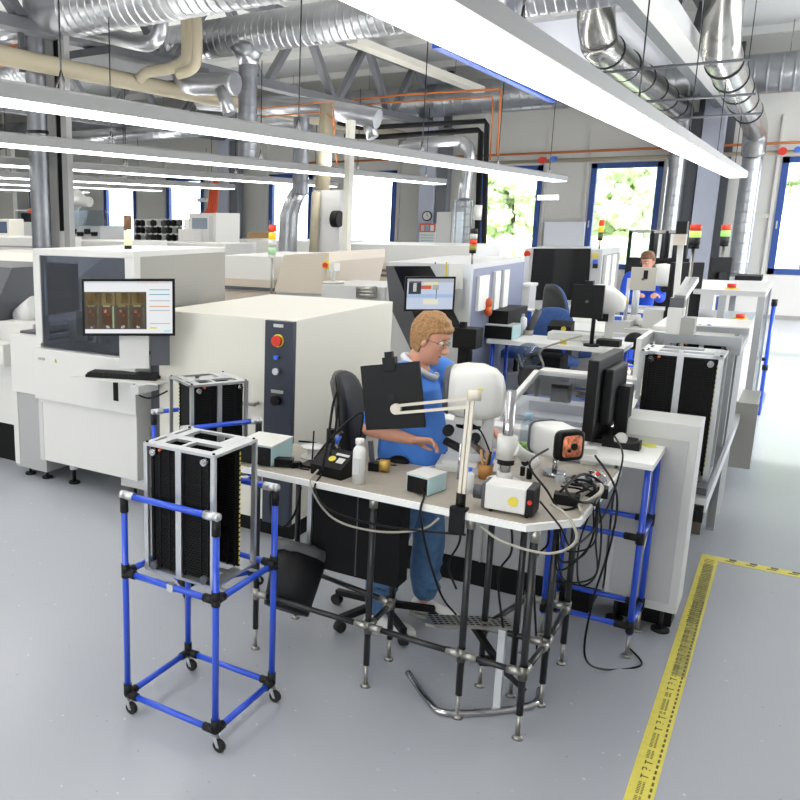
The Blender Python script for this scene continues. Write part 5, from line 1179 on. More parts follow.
# clock, poster, cabinet
p = Yp(427.5, 216, 21.12); ck = thing('wall_clock', 'round wall clock on the column between bright window and middle window', 'clock', tuple(p))
MB().cyl(p, p+Vector((0, -.04, 0)), .125, None, 28).build('rim', SATIN, ck); MB().cyl(p+Vector((0, -.035, 0)), p+Vector((0, -.045, 0)), .1, None, 28).build('dial', WHITE, ck)
MB().box(p+Vector((-.006, -.05, 0)), p+Vector((.006, -.046, .075))).build('minute_hand', BLACK, ck); MB().box(p+Vector((0, -.05, -.005)), p+Vector((.05, -.046, .005))).build('hour_hand', BLACK, ck)
a_, b_ = Yp(419.5, 232, 21.1), Yp(436, 223.5, 21.1); ps = thing('wall_poster', 'red and white calendar poster under the wall clock', 'poster', tuple(a_))
c_ = Yp(419.5, 246, 21.1)
MB().box((a_.x, 21.1, c_.z), (b_.x, 21.12, b_.z)).build('sheet', PAPER, ps)
W_ = b_.x-a_.x; MB().box((a_.x, 21.09, a_.z), (b_.x, 21.1, b_.z)).build('red_header', mat('poster_red', 'D8694A', .6), ps)
for k in range(3): MB().box((a_.x+W_*(.08+.3*k), 21.085, a_.z+.03), (a_.x+W_*(.3+.3*k), 21.09, b_.z-.04)).build('header_photo', [LGREY, mat('poster_blue', '8FB5CF', .6), PAPER][k], ps)
for r in range(4):
    MB().box((a_.x+W_*.1, 21.09, c_.z+.06+r*.07), (b_.x-W_*.1, 21.1, c_.z+.075+r*.07)).build('date_row', mat('poster_line', '9CC0CC', .6), ps)
t = thing('white_cupboard', 'plain white cupboard against the far wall left of the clear duct', 'cupboard', (-7.3, 20.2, 0))
MB().box((Yp(437, 212, 20).x, 20, .1), (Yp(457, 212, 20).x, 20.5, Yp(437, 212, 20).z)).build('body', WHITE, t); MB().box((Yp(452, 212, 20).x, 19.99, .2), (Yp(452.6, 212, 20).x, 20, Yp(437, 213, 20).z)).build('door_gap', MGREY, t)
MB().box((Yp(438, 212, 20).x, 20.05, 0), (Yp(456, 212, 20).x, 20.45, .1)).build('plinth', MGREY, t)
simple('insulation_panel', MB().box((Yp(545, 222, 21.6).x, 21.6, 0), (Yp(585, 222, 21.6).x, 21.7, Yp(560, 222, 21.6).z)), mat('white_foil', 'E3E5EA', .5, bump=.5, bscale=12), 'white crinkled panel below the ledge between the middle windows', 'panel')

# black-windowed machine
bw = thing('placement_machine', 'light grey machine with a large black window behind the office chairs', 'machine', (-4, 17.2, 0))
a = Yp(525, 248, 16.5); b = Yp(603, 248, 16.5); c = Yp(617, 246, 17.9)
MB().box((a.x, 16.5, .1), (b.x, 18.2, a.z), None, .02).build('body', LGREY, bw)
pquad(MB(), [(534, 248.5), (591, 248.5), (588, 300), (529, 300)], 16.5, .02).build('black_window', mat('gloss_black', '0F1013', .08), bw)
q = Yp(527, 254, 16.47); MB().cyl(q+Vector((0, .03, 0)), q, .06, None, 14).build('stop_button', RED, bw)
for v, m in ((256, YEL), (262, BLUEL), (266, SATIN)): q = Yp(595, v, 16.47); MB().box(q-Vector((.04, 0, .04)), q+Vector((.04, .03, .04))).build('button', m, bw)
MB().box((b.x, 16.6, .2), (b.x+.02, 18.1, a.z-.1)).build('side_panel', MGREY, bw)
for k in range(2): MB().box((b.x+.02, 16.75+k*.6, a.z-.75), (b.x+.04, 17.1+k*.6, a.z-.12)).build('hanging_paper', PAPER, bw)
MB().box((a.x+.1, 16.7, 0), (b.x-.1, 18, .1)).build('plinth', MATTE, bw)
tower(tuple(Yp(599.5, 246, 16.8).xy)+(a.z,), .33, .045, [REDL, YELL, mat('dark_green', '5B6B3A', .4)], 'red and yellow signal tower on the black-windowed machine', .15)
t = thing('shelf_unit', 'narrow metal shelf unit with black and yellow contents between the two machines', 'shelf', Yp(516, 330, 13))
for u in (511.5, 521): mb = MB(); mbox(mb, u, u+1.2, 257, 13, .4, 0); mb.build('upright', ALU, t)
mb = MB(); mbox(mb, 513, 521, 259, 13.1, .3, vb=276); mb.build('black_bin', BLACK, t)
mb = MB(); mbox(mb, 517, 519, 258, 13.08, .02, vb=276); mb.build('yellow_scale', YEL, t)
mb = MB(); mbox(mb, 512, 521, 277, 13.1, .3, vb=279); mb.build('shelf_board', LGREY, t)
t = thing('parts_printer', 'small light grey machine with a tray in front of the black-windowed machine', 'machine', Yp(525, 330, 12.5))
mb = MB(); mbox(mb, 519, 531, 284, 12.5, .4, vb=287, bev=.01); mb.build('tray', WHITE, t)
mb = MB(); mbox(mb, 521, 530, 287, 12.55, .35, 0); mb.build('body', LGREY, t)
mb = MB(); mbox(mb, 518, 520, 297, 12.5, .1, 0); mb.build('blue_post', BLUE, t)
# cream low machine behind tables (bright blob zone)
t = thing('low_machine', 'low white machine behind the blue office chairs', 'machine', Yp(540, 330, 11), 0, 'low machines of the far lines')
mb = MB(); mbox(mb, 515, 612, 322, 10.6, 1.2, .1, bev=.01); mb.build('body', WHITE, t)
mb = MB(); mbox(mb, 517, 610, 340, 10.7, .9, 0); mb.build('plinth', DGREY, t)
# dark glazed frame behind the man
t = thing('glazed_booth', 'black-framed glazed booth behind the male worker', 'booth', (-2.2, 15.5, 0))
for u in (629, 651, 666, 686):
    mb = MB(); mbox(mb, u, u+3, 231, 15.5, .08, 0); mb.build('upright', SATIN, t)
mb = MB(); mbox(mb, 629, 692, 230, 15.5, .08, vb=233); mb.build('top_rail', MGREY, t)
mb = MB(); mbox(mb, 629, 689, 258, 15.48, .1, vb=261); mb.build('middle_rail', SATIN, t)
mb = MB(); mbox(mb, 653, 689, 233, 15.55, .03, vb=262); mb.build('dark_pane', mat('booth_dark_glass', '202226', .15), t)
mb = MB(); mbox(mb, 632, 652, 233, 15.55, .02, vb=258); mb.build('clear_pane', PLAST, t)
mb = MB(); mbox(mb, 629, 689, 261, 15.5, .06, 0); mb.build('lower_panel', SATIN, t)
for u in (659, 671):
    mb = MB(); mbox(mb, u, u+3, 234, 15.45, .04, vb=258); mb.build('white_strip', WHITE, t)

# ---- table 2 with its things
def bluetable(name, label, x0, x1, y0, y1, z, group='blue-legged worktables', top=WTOP):
    t = thing(name, label, 'table', ((x0+x1)/2, (y0+y1)/2, 0), 0, group)
    MB().box((x0, y0, z-.04), (x1, y1, z), None, .003).build('tabletop', top, t)
    n = max(2, int((x1-x0)/1.0)+1)
    for i in range(n):
        x = x0+.05+(x1-x0-.1)*i/(n-1)
        for y in (y0+.05, y1-.05): MB().cyl((x, y, 0), (x, y, z-.04), .018, None, 10).build('leg', BLUE, t)
    for zz in (.2,):
        for y in (y0+.05, y1-.05): MB().cyl((x0+.05, y, zz), (x1-.05, y, zz), .015, None, 8).build('rail', BLUE, t)
    return t
bluetable('worktable', 'long white worktable on blue legs behind the hooded machine', -2.5, -1.28, 8.35, 8.95, ZT)
bluetable('worktable', 'white worktable on blue legs where the male worker sits', -2.6, -1.45, 12.2, 12.9, ZT)
bluetable('worktable', 'small white worktable on blue legs under the far monitor', -1.75, -1.1, 15.6, 16.4, ZT)
bluetable('worktable', 'cluttered white worktable between the middle stand and the male worker', -2.1, -.95, 9.6, 10.3, ZT)
ctrlbox((-2.45, 8.55, ZT), .36, .3, .14, 0, 'white and pale cyan control box on the far worktable with blue legs')
t = thing('soldering_station', 'small black soldering station with yellow sticker on the long worktable', 'soldering station', (-1.98, 8.5, ZT))
q = Zp(554, 337, ZT); MB().prism([(q.y-.08, ZT), (q.y-.08, ZT+.07), (q.y+.08, ZT+.12), (q.y+.08, ZT)], 'x', q.x-.13, q.x+.1).build('case', BLACK, t); MB().cyl(Vector((q.x+.03, q.y-.09, ZT+.05)), Vector((q.x+.03, q.y-.078, ZT+.05)), .025).build('yellow_sticker', YEL, t)
t.location = (q.x, q.y, ZT)
t = thing('soldering_iron_holder', 'grey soldering iron in its stand on the long worktable', 'soldering iron', tuple(Zp(528, 335, ZT)))
q = Zp(528, 335, ZT); MB().cyl(q, q+Vector((0, 0, .05)), .05).build('base', MGREY, t); MB().cyl(q+Vector((0, 0, .04)), q+Vector((.08, .02, .26)), .035).build('iron', DGREY, t)
t = bottle('dispenser_bottle', 'small clear bottle beside the far soldering iron', tuple(Zp(521, 333, ZT)), .05, .2, mat('milky', 'E8EBEC'), LGREY)
t = thing('cable_spool', 'white and grey spool with loose cable hanging under the long worktable', 'spool', (-2.1, 8.3, .6))
q = Yp(529, 355, 8.25); MB().lathe([(.02, 0), (.12, 0), (.12, .01), (.05, .015), (.05, .04), (.12, .045), (.12, .055), (.02, .055)], (0, 0, 0), None, 24, Matrix.Translation(q) @ Matrix.Rotation(PI/2, 4, 'X')).build('spool', PLAST, t)
MB().cyl(q+Vector((0, .02, .05)), Vector((q.x, q.y+.12, ZT-.03)), .01).build('hook', LGREY, t)
MB().tube([q+Vector((-.1, 0, 0)), q+Vector((-.02, -.02, -.14)), q+Vector((.14, -.02, -.1)), q+Vector((.1, 0, .05)), q+Vector((.3, 0, .16)), q+Vector((.45, 0, .22))], .01, None, 6, 6).build('cable', CABLEG, t)
simple('black_cabinet', MB().box((Yp(524, 350, 8.5).x, 8.5, .1), (Yp(561, 350, 8.5).x, 8.85, .8), None, .01).box((Yp(526, 350, 8.5).x, 8.52, 0), (Yp(559, 350, 8.5).x, 8.83, .1)), MATTE, 'black cabinet under the long worktable', 'cabinet')
simple('white_pedestal', MB().box((Yp(503, 365, 9.2).x, 9.1, 0), (Yp(524, 365, 9.2).x, 9.4, .5), None, .01), WHITE, 'white box standing on the floor left of the black cabinet', 'box')
for (u, lab) in ((505, 'leaning binder with brown edge behind the left blue chair'),):
    t = thing('binder', lab, 'binder', Yp(505, 320, 9.9))
    MB().bar(Yp(502, 303, 9.9), Yp(511, 322, 9.9), .09, .22).build('pages', PAPER, t); MB().bar(Yp(500.5, 303, 9.88), Yp(509, 322, 9.88), .03, .24).build('cover', CARD, t)
t = thing('side_bench', 'low dark bench holding the leaning binder beside the grey machine', 'bench', (-2.3, 9.9, 0))
zz_ = Yp(505, 322, 9.9).z
MB().box((-2.58, 9.75, zz_-.06), (-1.9, 10.2, zz_)).build('top', LGREY, t); MB().box((-2.55, 9.8, 0), (-2.35, 10.15, zz_-.06)).box((-2.3, 9.8, 0), (-2.0, 10.15, zz_-.06)).build('cabinet', DGREY, t)
t = thing('orange_bottle', 'orange bottle hanging on the side of the grey machine', 'bottle', Yp(480, 292, 8.4))
MB().sph((GX1+.06, 8.3, 1.31), (.035, .035, .05), None, 8).sph((GX1+.06, 8.3, 1.23), (.04, .04, .05), None, 8).build('body', ORANGE, t)
MB().box((GX1+.012, 8.5, .95), (GX1+.2, 9.2, 1.22)).build('holder', BLACK, thing('black_tray_rack', 'black open rack on the side of the grey machine under the folders', 'rack', (GX1+.1, 8.8, .95)))
for k, (lab, u0, u1) in enumerate((('blue and white carton beside the leaning binder', 518, 530),)):
    t = thing('small_carton', lab, 'box', Yp(524, 322, 10.0)); MB().box((Yp(519, 320, 9.8).x, 9.8, zz_), (Yp(531, 320, 9.8).x, 10.0, zz_+.16)).build('carton', WHITE, t)
    MB().box((Yp(526, 320, 9.8).x, 9.795, zz_), (Yp(531, 320, 9.8).x, 9.8, zz_+.15)).build('blue_face', BLUEL, t)
# panels on stands
def panel_stand(label, u0, v0, u1, v1, y, ub, zt, m=BLACK, tilt=.0, postm=SATIN):
    a = Yp(u0, v0, y); b = Yp(u1, v1, y); t = thing('panel_stand', label, 'panel', (Yp(ub, 300, y).x, y+.1, zt), 0, 'square panels on stands')
    MB().box((min(a.x, b.x), y-.02, b.z), (max(a.x, b.x), y+.02, a.z), None, .005).build('panel', m, t)
    cx = (a.x+b.x)/2
    hh = a.z-b.z
    if m is BLACK: MB().box((cx-.04, y-.03, a.z-.04), (cx+.04, y+.04, a.z+.035), None, .005).build('top_clamp', BLACK, t)
    else: MB().box((cx-.0, y-.03, a.z-hh*.5), (cx+.04, y-.02, a.z-hh*.12), None, .003).build('slot', BLACK, t)
    MB().cyl((cx, y-.03, (a.z+b.z)/2), (cx, y+.05, (a.z+b.z)/2), .014).build('hub', DGREY, t)
    px = cx+(.06 if m is BLACK else -.14)
    MB().cyl((px, y+.05, zt), (px, y+.05, (a.z+b.z)/2), .018).build('post', postm, t)
    MB().cyl((px, y+.05, zt), (px, y+.05, zt+.02), .07).build('foot', postm, t)
    return t
panel_stand('black square panel on a stand on the long worktable', 573, 284, 602, 319, 8.4, 590, ZT)
panel_stand('pale grey square panel in front of the male worker', 632, 267, 655, 291, 9.75, 634, ZT, mat('pale_panel', 'C3BEB2', .5), 0, ALU)
def viewer(label, uc, vc, y, s=1., rz=.2, zt=ZT):
    c = Yp(uc, vc, y); t = thing('stereo_viewer', label, 'microscope', (c.x, c.y, zt), rz, 'white stereo viewers in the background')
    V = Matrix.Translation(c) @ Matrix.Rotation(rz, 4, 'Z') @ Matrix.Scale(s, 4)
    def sp(hy, hz, e, x, dz=0, n=20):
        return [V @ Vector((x, hy*abs(math.cos(a))**(2/e)*(1 if math.cos(a) > 0 else -1), dz+hz*abs(math.sin(a))**(2/e)*(1 if math.sin(a) > 0 else -1))) for a in [2*PI*k/n for k in range(n)]]
    MB().loft([sp(.1, .1, 3, -.15), sp(.125, .125, 3.2, -.12), sp(.132, .135, 3.4, -.03), sp(.12, .12, 3.2, .07, -.01), sp(.08, .08, 3, .15, -.03), sp(.05, .05, 2.6, .18, -.03)]).build('head', WHITE, t)
    MB().loft([sp(.115, .115, 3, -.16), sp(.128, .128, 3, -.135)]).build('front_rim', DGREY, t)
    zb = (zt-c.z)/s
    MB().box((-.03, -.04, -.2), (.05, .04, -.12), None, 0, V).cyl(V @ Vector((-.02, -.09, -.16)), V @ Vector((-.02, .09, -.16)), .035*s).build('turret', SATIN, t)
    MB().box((.03, -.03, zb+.02), (.1, .03, -.08), None, .005, V).build('pillar', WHITE, t)
    MB().box((-.15, -.11, zb), (.15, .11, zb+.03), None, .005, V).build('base', LGREY, t)
    MB().cyl(V @ Vector((.175, 0, -.02)), V @ Vector((.2, 0, -.02)), .02*s).build('yellow_knob', YEL, t)
    return t
viewer('white stereo viewer behind the black panel on the long worktable', 604, 299, 8.75, 1.05)
viewer('white stereo viewer beside the male worker', 667, 275, 12.4, 1.1)
t = thing('boom_stand', 'grey pillar stand with white collar on the cluttered worktable', 'stand', (-1.4, 9.7, ZT))
q = Zp(634, 325, ZT); q = Vector((q.x, 9.9, ZT)); q = Vector((Yp(634, 320, 9.9).x, 9.9, ZT))
MB().cyl(q, (q.x, q.y, Yp(636, 288, 9.9).z), .035).build('pillar', ALU, t); MB().cyl(q+Vector((0, 0, .05)), q+Vector((0, 0, .15)), .07).build('collar', WHITE, t)
MB().cyl(q+Vector((0, 0, .1)), q+Vector((.22, -.05, .03)), .045).build('swivel_arm', WHITE, t); MB().cyl(q, q+Vector((0, 0, .03)), .1).build('base', WHITE, t)
t.location = q
t = thing('lamp_head', 'white lamp head with black and copper front on the cluttered worktable', 'lamp', Yp(656, 320, 9.8))
q = Yp(655, 320, 9.8)
MB().box(q-Vector((.12, .0, .11)), q+Vector((.07, .2, .11)), None, .02).build('housing', WHITE, t); MB().box(q+Vector((.07, .01, -.1)), q+Vector((.1, .19, .1)), None, .01).build('bezel', BLACK, t)
MB().cyl(q+Vector((.1, .1, 0)), q+Vector((.16, .1, -.02)), .07).build('reflector', CU, t); MB().cyl((q.x, q.y+.1, ZT), (q.x, q.y+.1, q.z-.1), .03).build('stem', MGREY, t)
for k, (u, v, y, sx, sy, sz, m, nm, lab, ct) in enumerate((
    (575, 331, 8.7, .5, .2, .07, WHITE, 'white_tray', 'white tray in the middle of the long worktable', 'tray'),
    (608, 338, 8.5, .2, .14, .06, BLACK, 'black_power_box', 'black power box at the right end of the long worktable', 'power box'),
    (596, 334, 8.8, .25, .2, .03, LGREY, 'document_tray', 'grey document tray under the second stereo viewer', 'tray'),
    (619, 331, 9.65, .2, .2, .12, LGREY, 'grey_instrument', 'grey instrument box on the cluttered worktable, left of the pillar', 'instrument'),
    (640, 331, 9.62, .3, .15, .05, WHITE, 'paper_stack', 'white paper stack at the front of the cluttered worktable', 'paper'),
    (617, 325, 9.7, .06, .05, .16, BLUEL, 'blue_clamp', 'small blue clamp on the cluttered worktable', 'clamp'),
    (672, 330, 9.7, .3, .2, .1, WHITE, 'white_tray', 'white tray right of the lamp head on the cluttered worktable', 'tray'),
    (700, 299, 12.3, .3, .3, .2, LGREY, 'light_grey_device', 'light grey device left of the far blue table legs', 'device'),
    (655, 300, 12.25, .5, .12, .03, LGREY, 'component_tray', 'flat grey component tray in front of the male worker', 'tray'),
    (563, 341, 8.4, .05, .05, .05, YEL, 'yellow_label', 'small yellow block at the front edge of the long worktable', 'block'))):
    q = Yp(u, v, y); zt_ = ZT if nm != 'light_grey_device' else 0
    simple(nm, MB().box((q.x-sx/2, y, zt_), (q.x+sx/2, y+sy, (ZT if zt_ else 1.0)+sz), None, .004), m, lab, ct)
t = thing('round_black_lamp', 'round black inspection lamp at the front of the cluttered worktable', 'lamp', Yp(636, 342, 8.9))
q = Yp(635, 341, 9.55); MB().sph(q, (.1, .08, .09), None, 10).build('head', SATIN, t); MB().cyl(q+Vector((0, .1, -.06)), Vector((q.x, 9.7, ZT)), .015).build('arm', SATIN, t)
# chairs
chair('office_chair', 'blue office chair seen from behind at the long worktable', (Yp(556, 340, 9.55).x, 9.55), math.radians(-65), .62, 1.13)
chair('office_chair', 'blue office chair at the left end of the long worktable', (Yp(516, 345, 9.2).x, 9.25), math.radians(5), .72, 1.24)
chair('office_chair', 'dark-backed office chair with blue edge behind the black panel', (Yp(570, 320, 10.35).x, 10.35), math.radians(50), .6, 1.36, BLUECH, mat('charcoal_shell', '323335', .5))
chair('office_chair', 'blue office chair under the long worktable near the hooded machine', (-1.75, 7.9), math.radians(80), .5, .82)
# monitors at right
t = thing('flat_monitor', 'large black monitor seen obliquely behind the gantry pole', 'monitor', (-.95, 8.6, 0))
a = Yp(665, 300, 8.3); b = Yp(697, 300, 8.9); an = math.atan2(b.y-a.y, b.x-a.x); c = Yp(680, 303, 9.15)
MM = Matrix.Translation((c.x, c.y, 1.42)) @ Matrix.Rotation(math.radians(40), 4, 'Z')
MB().box((-.2, -.03, -.3), (.12, .03, .27), None, .006, MM).build('casing', BLACK, t)
MB().box((-.17, -.031, .18), (-.15, -.03, .2), None, 0, MM).build('orange_mark', ORANGE, t)
MB().cyl((c.x, c.y, .0), (c.x, c.y, 1.2), .03).cyl((c.x, c.y, 0), (c.x, c.y, .02), .16).build('stand', SATIN, t); t.location = (c.x, c.y, 0)
t = thing('flat_monitor', 'black monitor on a stand on the far blue-legged table', 'monitor', (-1.35, 16, ZT))
c = Yp(713, 272, 16.0); MM = Matrix.Translation(c) @ Matrix.Rotation(math.radians(30), 4, 'Z')
MB().box((-.17, -.03, -.22), (.14, .03, .24), None, .006, MM).build('casing', BLACK, t); MB().box((-.06, -.1, ZT-c.z+.02), (.06, -.03, -.0), None, 0, MM).build('neck', SATIN, t)
MB().cyl((c.x, c.y, ZT), (c.x, c.y, ZT+.02), .17, None, 18).build('base', SATIN, t); t.location = (c.x, c.y, ZT)
tower((Yp(718, 290, 16.9).x, 16.9, 0), .3, .07, [REDL, GRNL, mat('dark_cap', '2A2A2A')], 'red and green signal tower on a white pole above the far monitor', Yp(718, 246, 16.9).z)
tower((-.64, 6.55, 0), .13, .035, [REDL, mat('lime_lens', 'B9E06A', .4, emit='C9F07A', es=.6), mat('dark_cap', '2A2A2A')], 'red and lime signal tower behind the gantry pole', 1.92)
t = thing('far_machine', 'low white machine with dark top at the far end of the aisle', 'machine', (-1, 18.5, 0))
mb = MB(); mbox(mb, 722, 764, 281, 17.8, 1.2, 0, bev=.01); mb.build('body', WHITE, t)
mb = MB(); mbox(mb, 735, 762, 276, 18, .6, vb=281); mb.build('dark_top', SATIN, t)

# ================================================================ PEOPLE
def ell(c, r, M=None, n=16): return c, r
def limb(mb, pts, R, n=14, k=5):
    """tapered smooth limb with rounded ends"""
    P = [Vector(p) for p in pts]; Q = catmull(P, k); L = len(Q); RR = []
    for i in range(L):
        s = i/(k); j = min(int(s), len(R)-2); f = s-j; f = f*f*(3-2*f); RR.append(R[j]*(1-f)+R[j+1]*f)
    mb.tube(Q, RR, None, n); mb.sph(Q[0], RR[0], None, 7); mb.sph(Q[-1], RR[-1], None, 7)
def remesh(o, vox, sm=6, fac=.6):
    r = o.modifiers.new('r', 'REMESH'); r.mode = 'VOXEL'; r.voxel_size = vox; r.use_smooth_shade = True
    s = o.modifiers.new('s', 'SMOOTH'); s.iterations = sm; s.factor = fac
def hand(mb, wrist, dirv, palmn, s=1., side=1, curl=.5):
    """palm + five fingers. dirv: towards the fingertips, palmn: normal out of the palm, side: +1 thumb on d x n side"""
    d = Vector(dirv).normalized(); n = Vector(palmn); n = (n-d*n.dot(d)).normalized(); w = d.cross(n)*side
    W = Vector(wrist)
    for k in range(5):
        f = k/4; c = W+d*(.02+.055*f)*s
        mb.sph(c, (.0001,)*3, None, 3) if False else None
    rg = []
    for t, hw, ht in ((-.01, .026, .019), (.02, .033, .018), (.05, .041, .016), (.08, .041, .013), (.092, .036, .010)):
        rg.append([W+d*t*s+w*(hw*s*math.cos(a))+n*(ht*s*math.sin(a)) for a in [2*PI*q/14 for q in range(14)]])
    mb.loft(rg)
    for k, (off, L, b0) in enumerate(((.030, .068, 0), (.010, .078, .003), (-.011, .072, .001), (-.030, .057, -.006))):
        p0 = W+d*(.075+b0)*s+w*off*s; c1, c2, c3 = curl*.5, curl*1.1, curl*1.6
        dirs = [d*math.cos(c)+n*math.sin(c) for c in (c1, c2, c3)]
        p1 = p0+dirs[0]*L*.48*s; p2 = p1+dirs[1]*L*.3*s; p3 = p2+dirs[2]*L*.24*s
        mb.tube([p0-d*.015*s, p0, p1, p2, p3], [.0085*s, .0092*s, .0088*s, .008*s, .0068*s], None, 8); mb.sph(p3, .0068*s, None, 5); mb.sph(p1, .0089*s, None, 5); mb.sph(p2, .0081*s, None, 5)
    t0 = W+d*.018*s+w*.026*s; t1 = W+d*.045*s+w*.055*s+n*.012*s; t2 = t1+(d*.8+w*.25+n*.35)*.032*s; t3 = t2+(d*.95+n*.35)*.024*s
    mb.tube([t0, t1, t2, t3], [.015*s, .0125*s, .0105*s, .008*s], None, 8); mb.sph(t3, .008*s, None, 5); mb.sph(t2, .0106*s, None, 5)
def head_mesh(mb, c, yaw, pitch, s=1., roll=0.):
    """head centred between the ears; face towards local +x. Returns transform."""
    M = Matrix.Translation(Vector(c)) @ Matrix.Rotation(yaw, 4, 'Z') @ Matrix.Rotation(pitch, 4, 'Y') @ Matrix.Rotation(roll, 4, 'X') @ Matrix.Scale(s, 4)
    # rings: z, back x, front x, half width
    prof = [(-.118, -.0, .055, .022), (-.112, -.03, .074, .038), (-.10, -.045, .082, .047), (-.085, -.055, .083, .054), (-.07, -.064, .081, .059), (-.055, -.073, .080, .063), (-.04, -.08, .080, .066), (-.02, -.088, .081, .069),
            (0, -.094, .080, .071), (.02, -.098, .083, .073), (.04, -.099, .085, .074), (.06, -.096, .082, .072), (.08, -.088, .072, .066), (.10, -.072, .055, .054), (.115, -.045, .03, .036), (.122, -.015, .005, .014)]
    n = 36; rings = []
    for z, xb, xf, hw in prof:
        r = []; cx = (xb+xf)/2; hx = (xf-xb)/2
        for k in range(n):
            a = 2*PI*k/n; x = cx+hx*math.cos(a); y = hw*math.sin(a)*(1.0 if math.cos(a) < 0 else (1-.08*math.cos(a)))
            f = max(0, math.cos(a))
            g = lambda zc, wz, yc, wy: math.exp(-((z-zc)/wz)**2-((abs(y)-yc)/wy)**2)*(f > .1)
            x += -.012*g(.008, .014, .030, .015)            # eye sockets
            x += .007*g(.03, .01, .025, .025)               # brows
            x += .006*g(-.025, .02, .042, .02)              # cheeks
            x += .004*g(-.062, .012, 0, .02) - .004*g(-.08, .007, 0, .02) + .006*g(-.1, .012, 0, .02)
            r.append(M @ Vector((x, y, z)))
        rings.append(r)
    mb.loft(rings)
    # nose, ears, lips
    mb.tube([M @ Vector((.079, 0, .012)), M @ Vector((.092, 0, -.01)), M @ Vector((.104, 0, -.028)), M @ Vector((.098, 0, -.038)), M @ Vector((.082, 0, -.042))], [.006*s, .008*s, .011*s, .011*s, .006*s], None, 10)
    for sy in (-1, 1):
        mb.sph(M @ Vector((.09, sy*.010, -.036)), .0075*s, None, 6)
        mb.sph((0, 0, 0), (.018, .009, .030), None, 8, M @ Matrix.Translation((-.005, sy*.074, -.008)) @ Matrix.Rotation(sy*.3, 4, 'Z'))
    return M
def hair_cap(name, M, s, m, parent, front=.068, low=-.035, length=.0):
    """short hair: shell around the skull, open at the face"""
    mb = MB(); n = 40; rings = []
    rr = [(low-.04+.0, .8), (low, .93), (0, 1.03), (.03, 1.07), (.06, 1.09), (.085, 1.12), (.105, 1.18), (.12, 1.25), (.13, 1.2)]
    def skull(z):
        pf = [(-.118, 0, .055, .022), (-.085, -.055, .083, .054), (-.04, -.08, .080, .066), (0, -.094, .08, .071), (.04, -.099, .085, .074), (.08, -.088, .072, .066), (.10, -.072, .055, .054), (.115, -.045, .03, .036), (.122, -.015, .005, .014), (.14, -.015, .0, .01)]
        for a, b in zip(pf, pf[1:]):
            if a[0] <= z <= b[0]: f = (z-a[0])/(b[0]-a[0]); return [a[i]*(1-f)+b[i]*f for i in range(4)]
        return list(pf[-1] if z > 0 else pf[0])
    for k0, (z, g) in enumerate(rr):
        zz, xb, xf, hw = skull(z); r = []
        for k in range(n):
            a = 2*PI*k/n; ca = math.cos(a); cx = (xb+xf)/2; hx = (xf-xb)/2
            th = .010+.004*math.sin(7*a+z*40)+.002*math.sin(17*a)
            if z > .1: th += .006
            x = cx+(hx+th)*ca; y = (hw+th)*math.sin(a)
            lim = front-.0 if z > .05 else (.03 if z > .03 else (.022 if z > -.01 else .0))
            if z <= .05 and x > lim:   # pull hair back off the face, keep it behind the temple line
                x = lim-.01; y = y*(.97 if abs(y) > .03 else .9)
            r.append(M @ Vector((x, y, z+(.008 if z > .1 else 0))))
        rings.append(r)
    mb.loft(rings)
    fr = [M @ Vector((.062, .05, .072)), M @ Vector((.076, .02, .078)), M @ Vector((.077, -.02, .076)), M @ Vector((.060, -.055, .066))]
    mb.tube(fr, [.013*s, .015*s, .015*s, .013*s], None, 10)
    for k in range(14):
        a = -1.2+2.4*k/13; mb.tube([M @ Vector((-.02+.02*math.cos(a), .05*math.sin(a), .125)), M @ Vector((.05, .055*math.sin(a), .11)), M @ Vector((.083-.02*abs(math.sin(a)), .062*math.sin(a), .068))], [.008*s, .014*s, .007*s], None, 6, 3) if False else None
    o = mb.build(name, m, parent); remesh(o, .006*s, 4, .5); return o
def face_parts(M, s, t, glasses=True, hairm=None):
    for sy in (-1, 1):
        e = MB().sph(M @ Vector((.0665, sy*.030, .005)), .0115*s, None, 8).build('eye', EYEW, t)
        MB().sph(M @ Vector((.0755, sy*.030, .004)), .0055*s, None, 6).build('iris', EYED, e)
        MB().tube([M @ Vector((.072, sy*.046, .027)), M @ Vector((.082, sy*.030, .032)), M @ Vector((.082, sy*.016, .028))], .0032*s, None, 6, 3).build('eyebrow', hairm or HAIR, t)
    MB().tube([M @ Vector((.072, -.022, -.064)), M @ Vector((.081, -.01, -.062)), M @ Vector((.083, 0, -.063)), M @ Vector((.081, .01, -.062)), M @ Vector((.072, .022, -.064))], [.002*s, .0045*s, .005*s, .0045*s, .002*s], None, 8, 3).build('lips', LIPS, t)
    if glasses:
        g = MB()
        for sy in (-1, 1):
            pts = [M @ Vector((.094-.012*abs(math.cos(a))*.4, sy*.031+.020*math.cos(a), .002+.014*math.sin(a))) for a in [2*PI*k/16 for k in range(17)]]
            g.tube(pts, .0013*s, None, 6)
            g.tube([M @ Vector((.088, sy*.051, .006)), M @ Vector((.04, sy*.079, .008)), M @ Vector((-.01, sy*.082, .006))], .0014*s, None, 6)
        g.tube([M @ Vector((.094, -.011, .004)), M @ Vector((.098, 0, .007)), M @ Vector((.094, .011, .004))], .0013*s, None, 6)
        g.build('glasses', mat('thin_metal_frame', '6A6A6C', .3, .8), t)

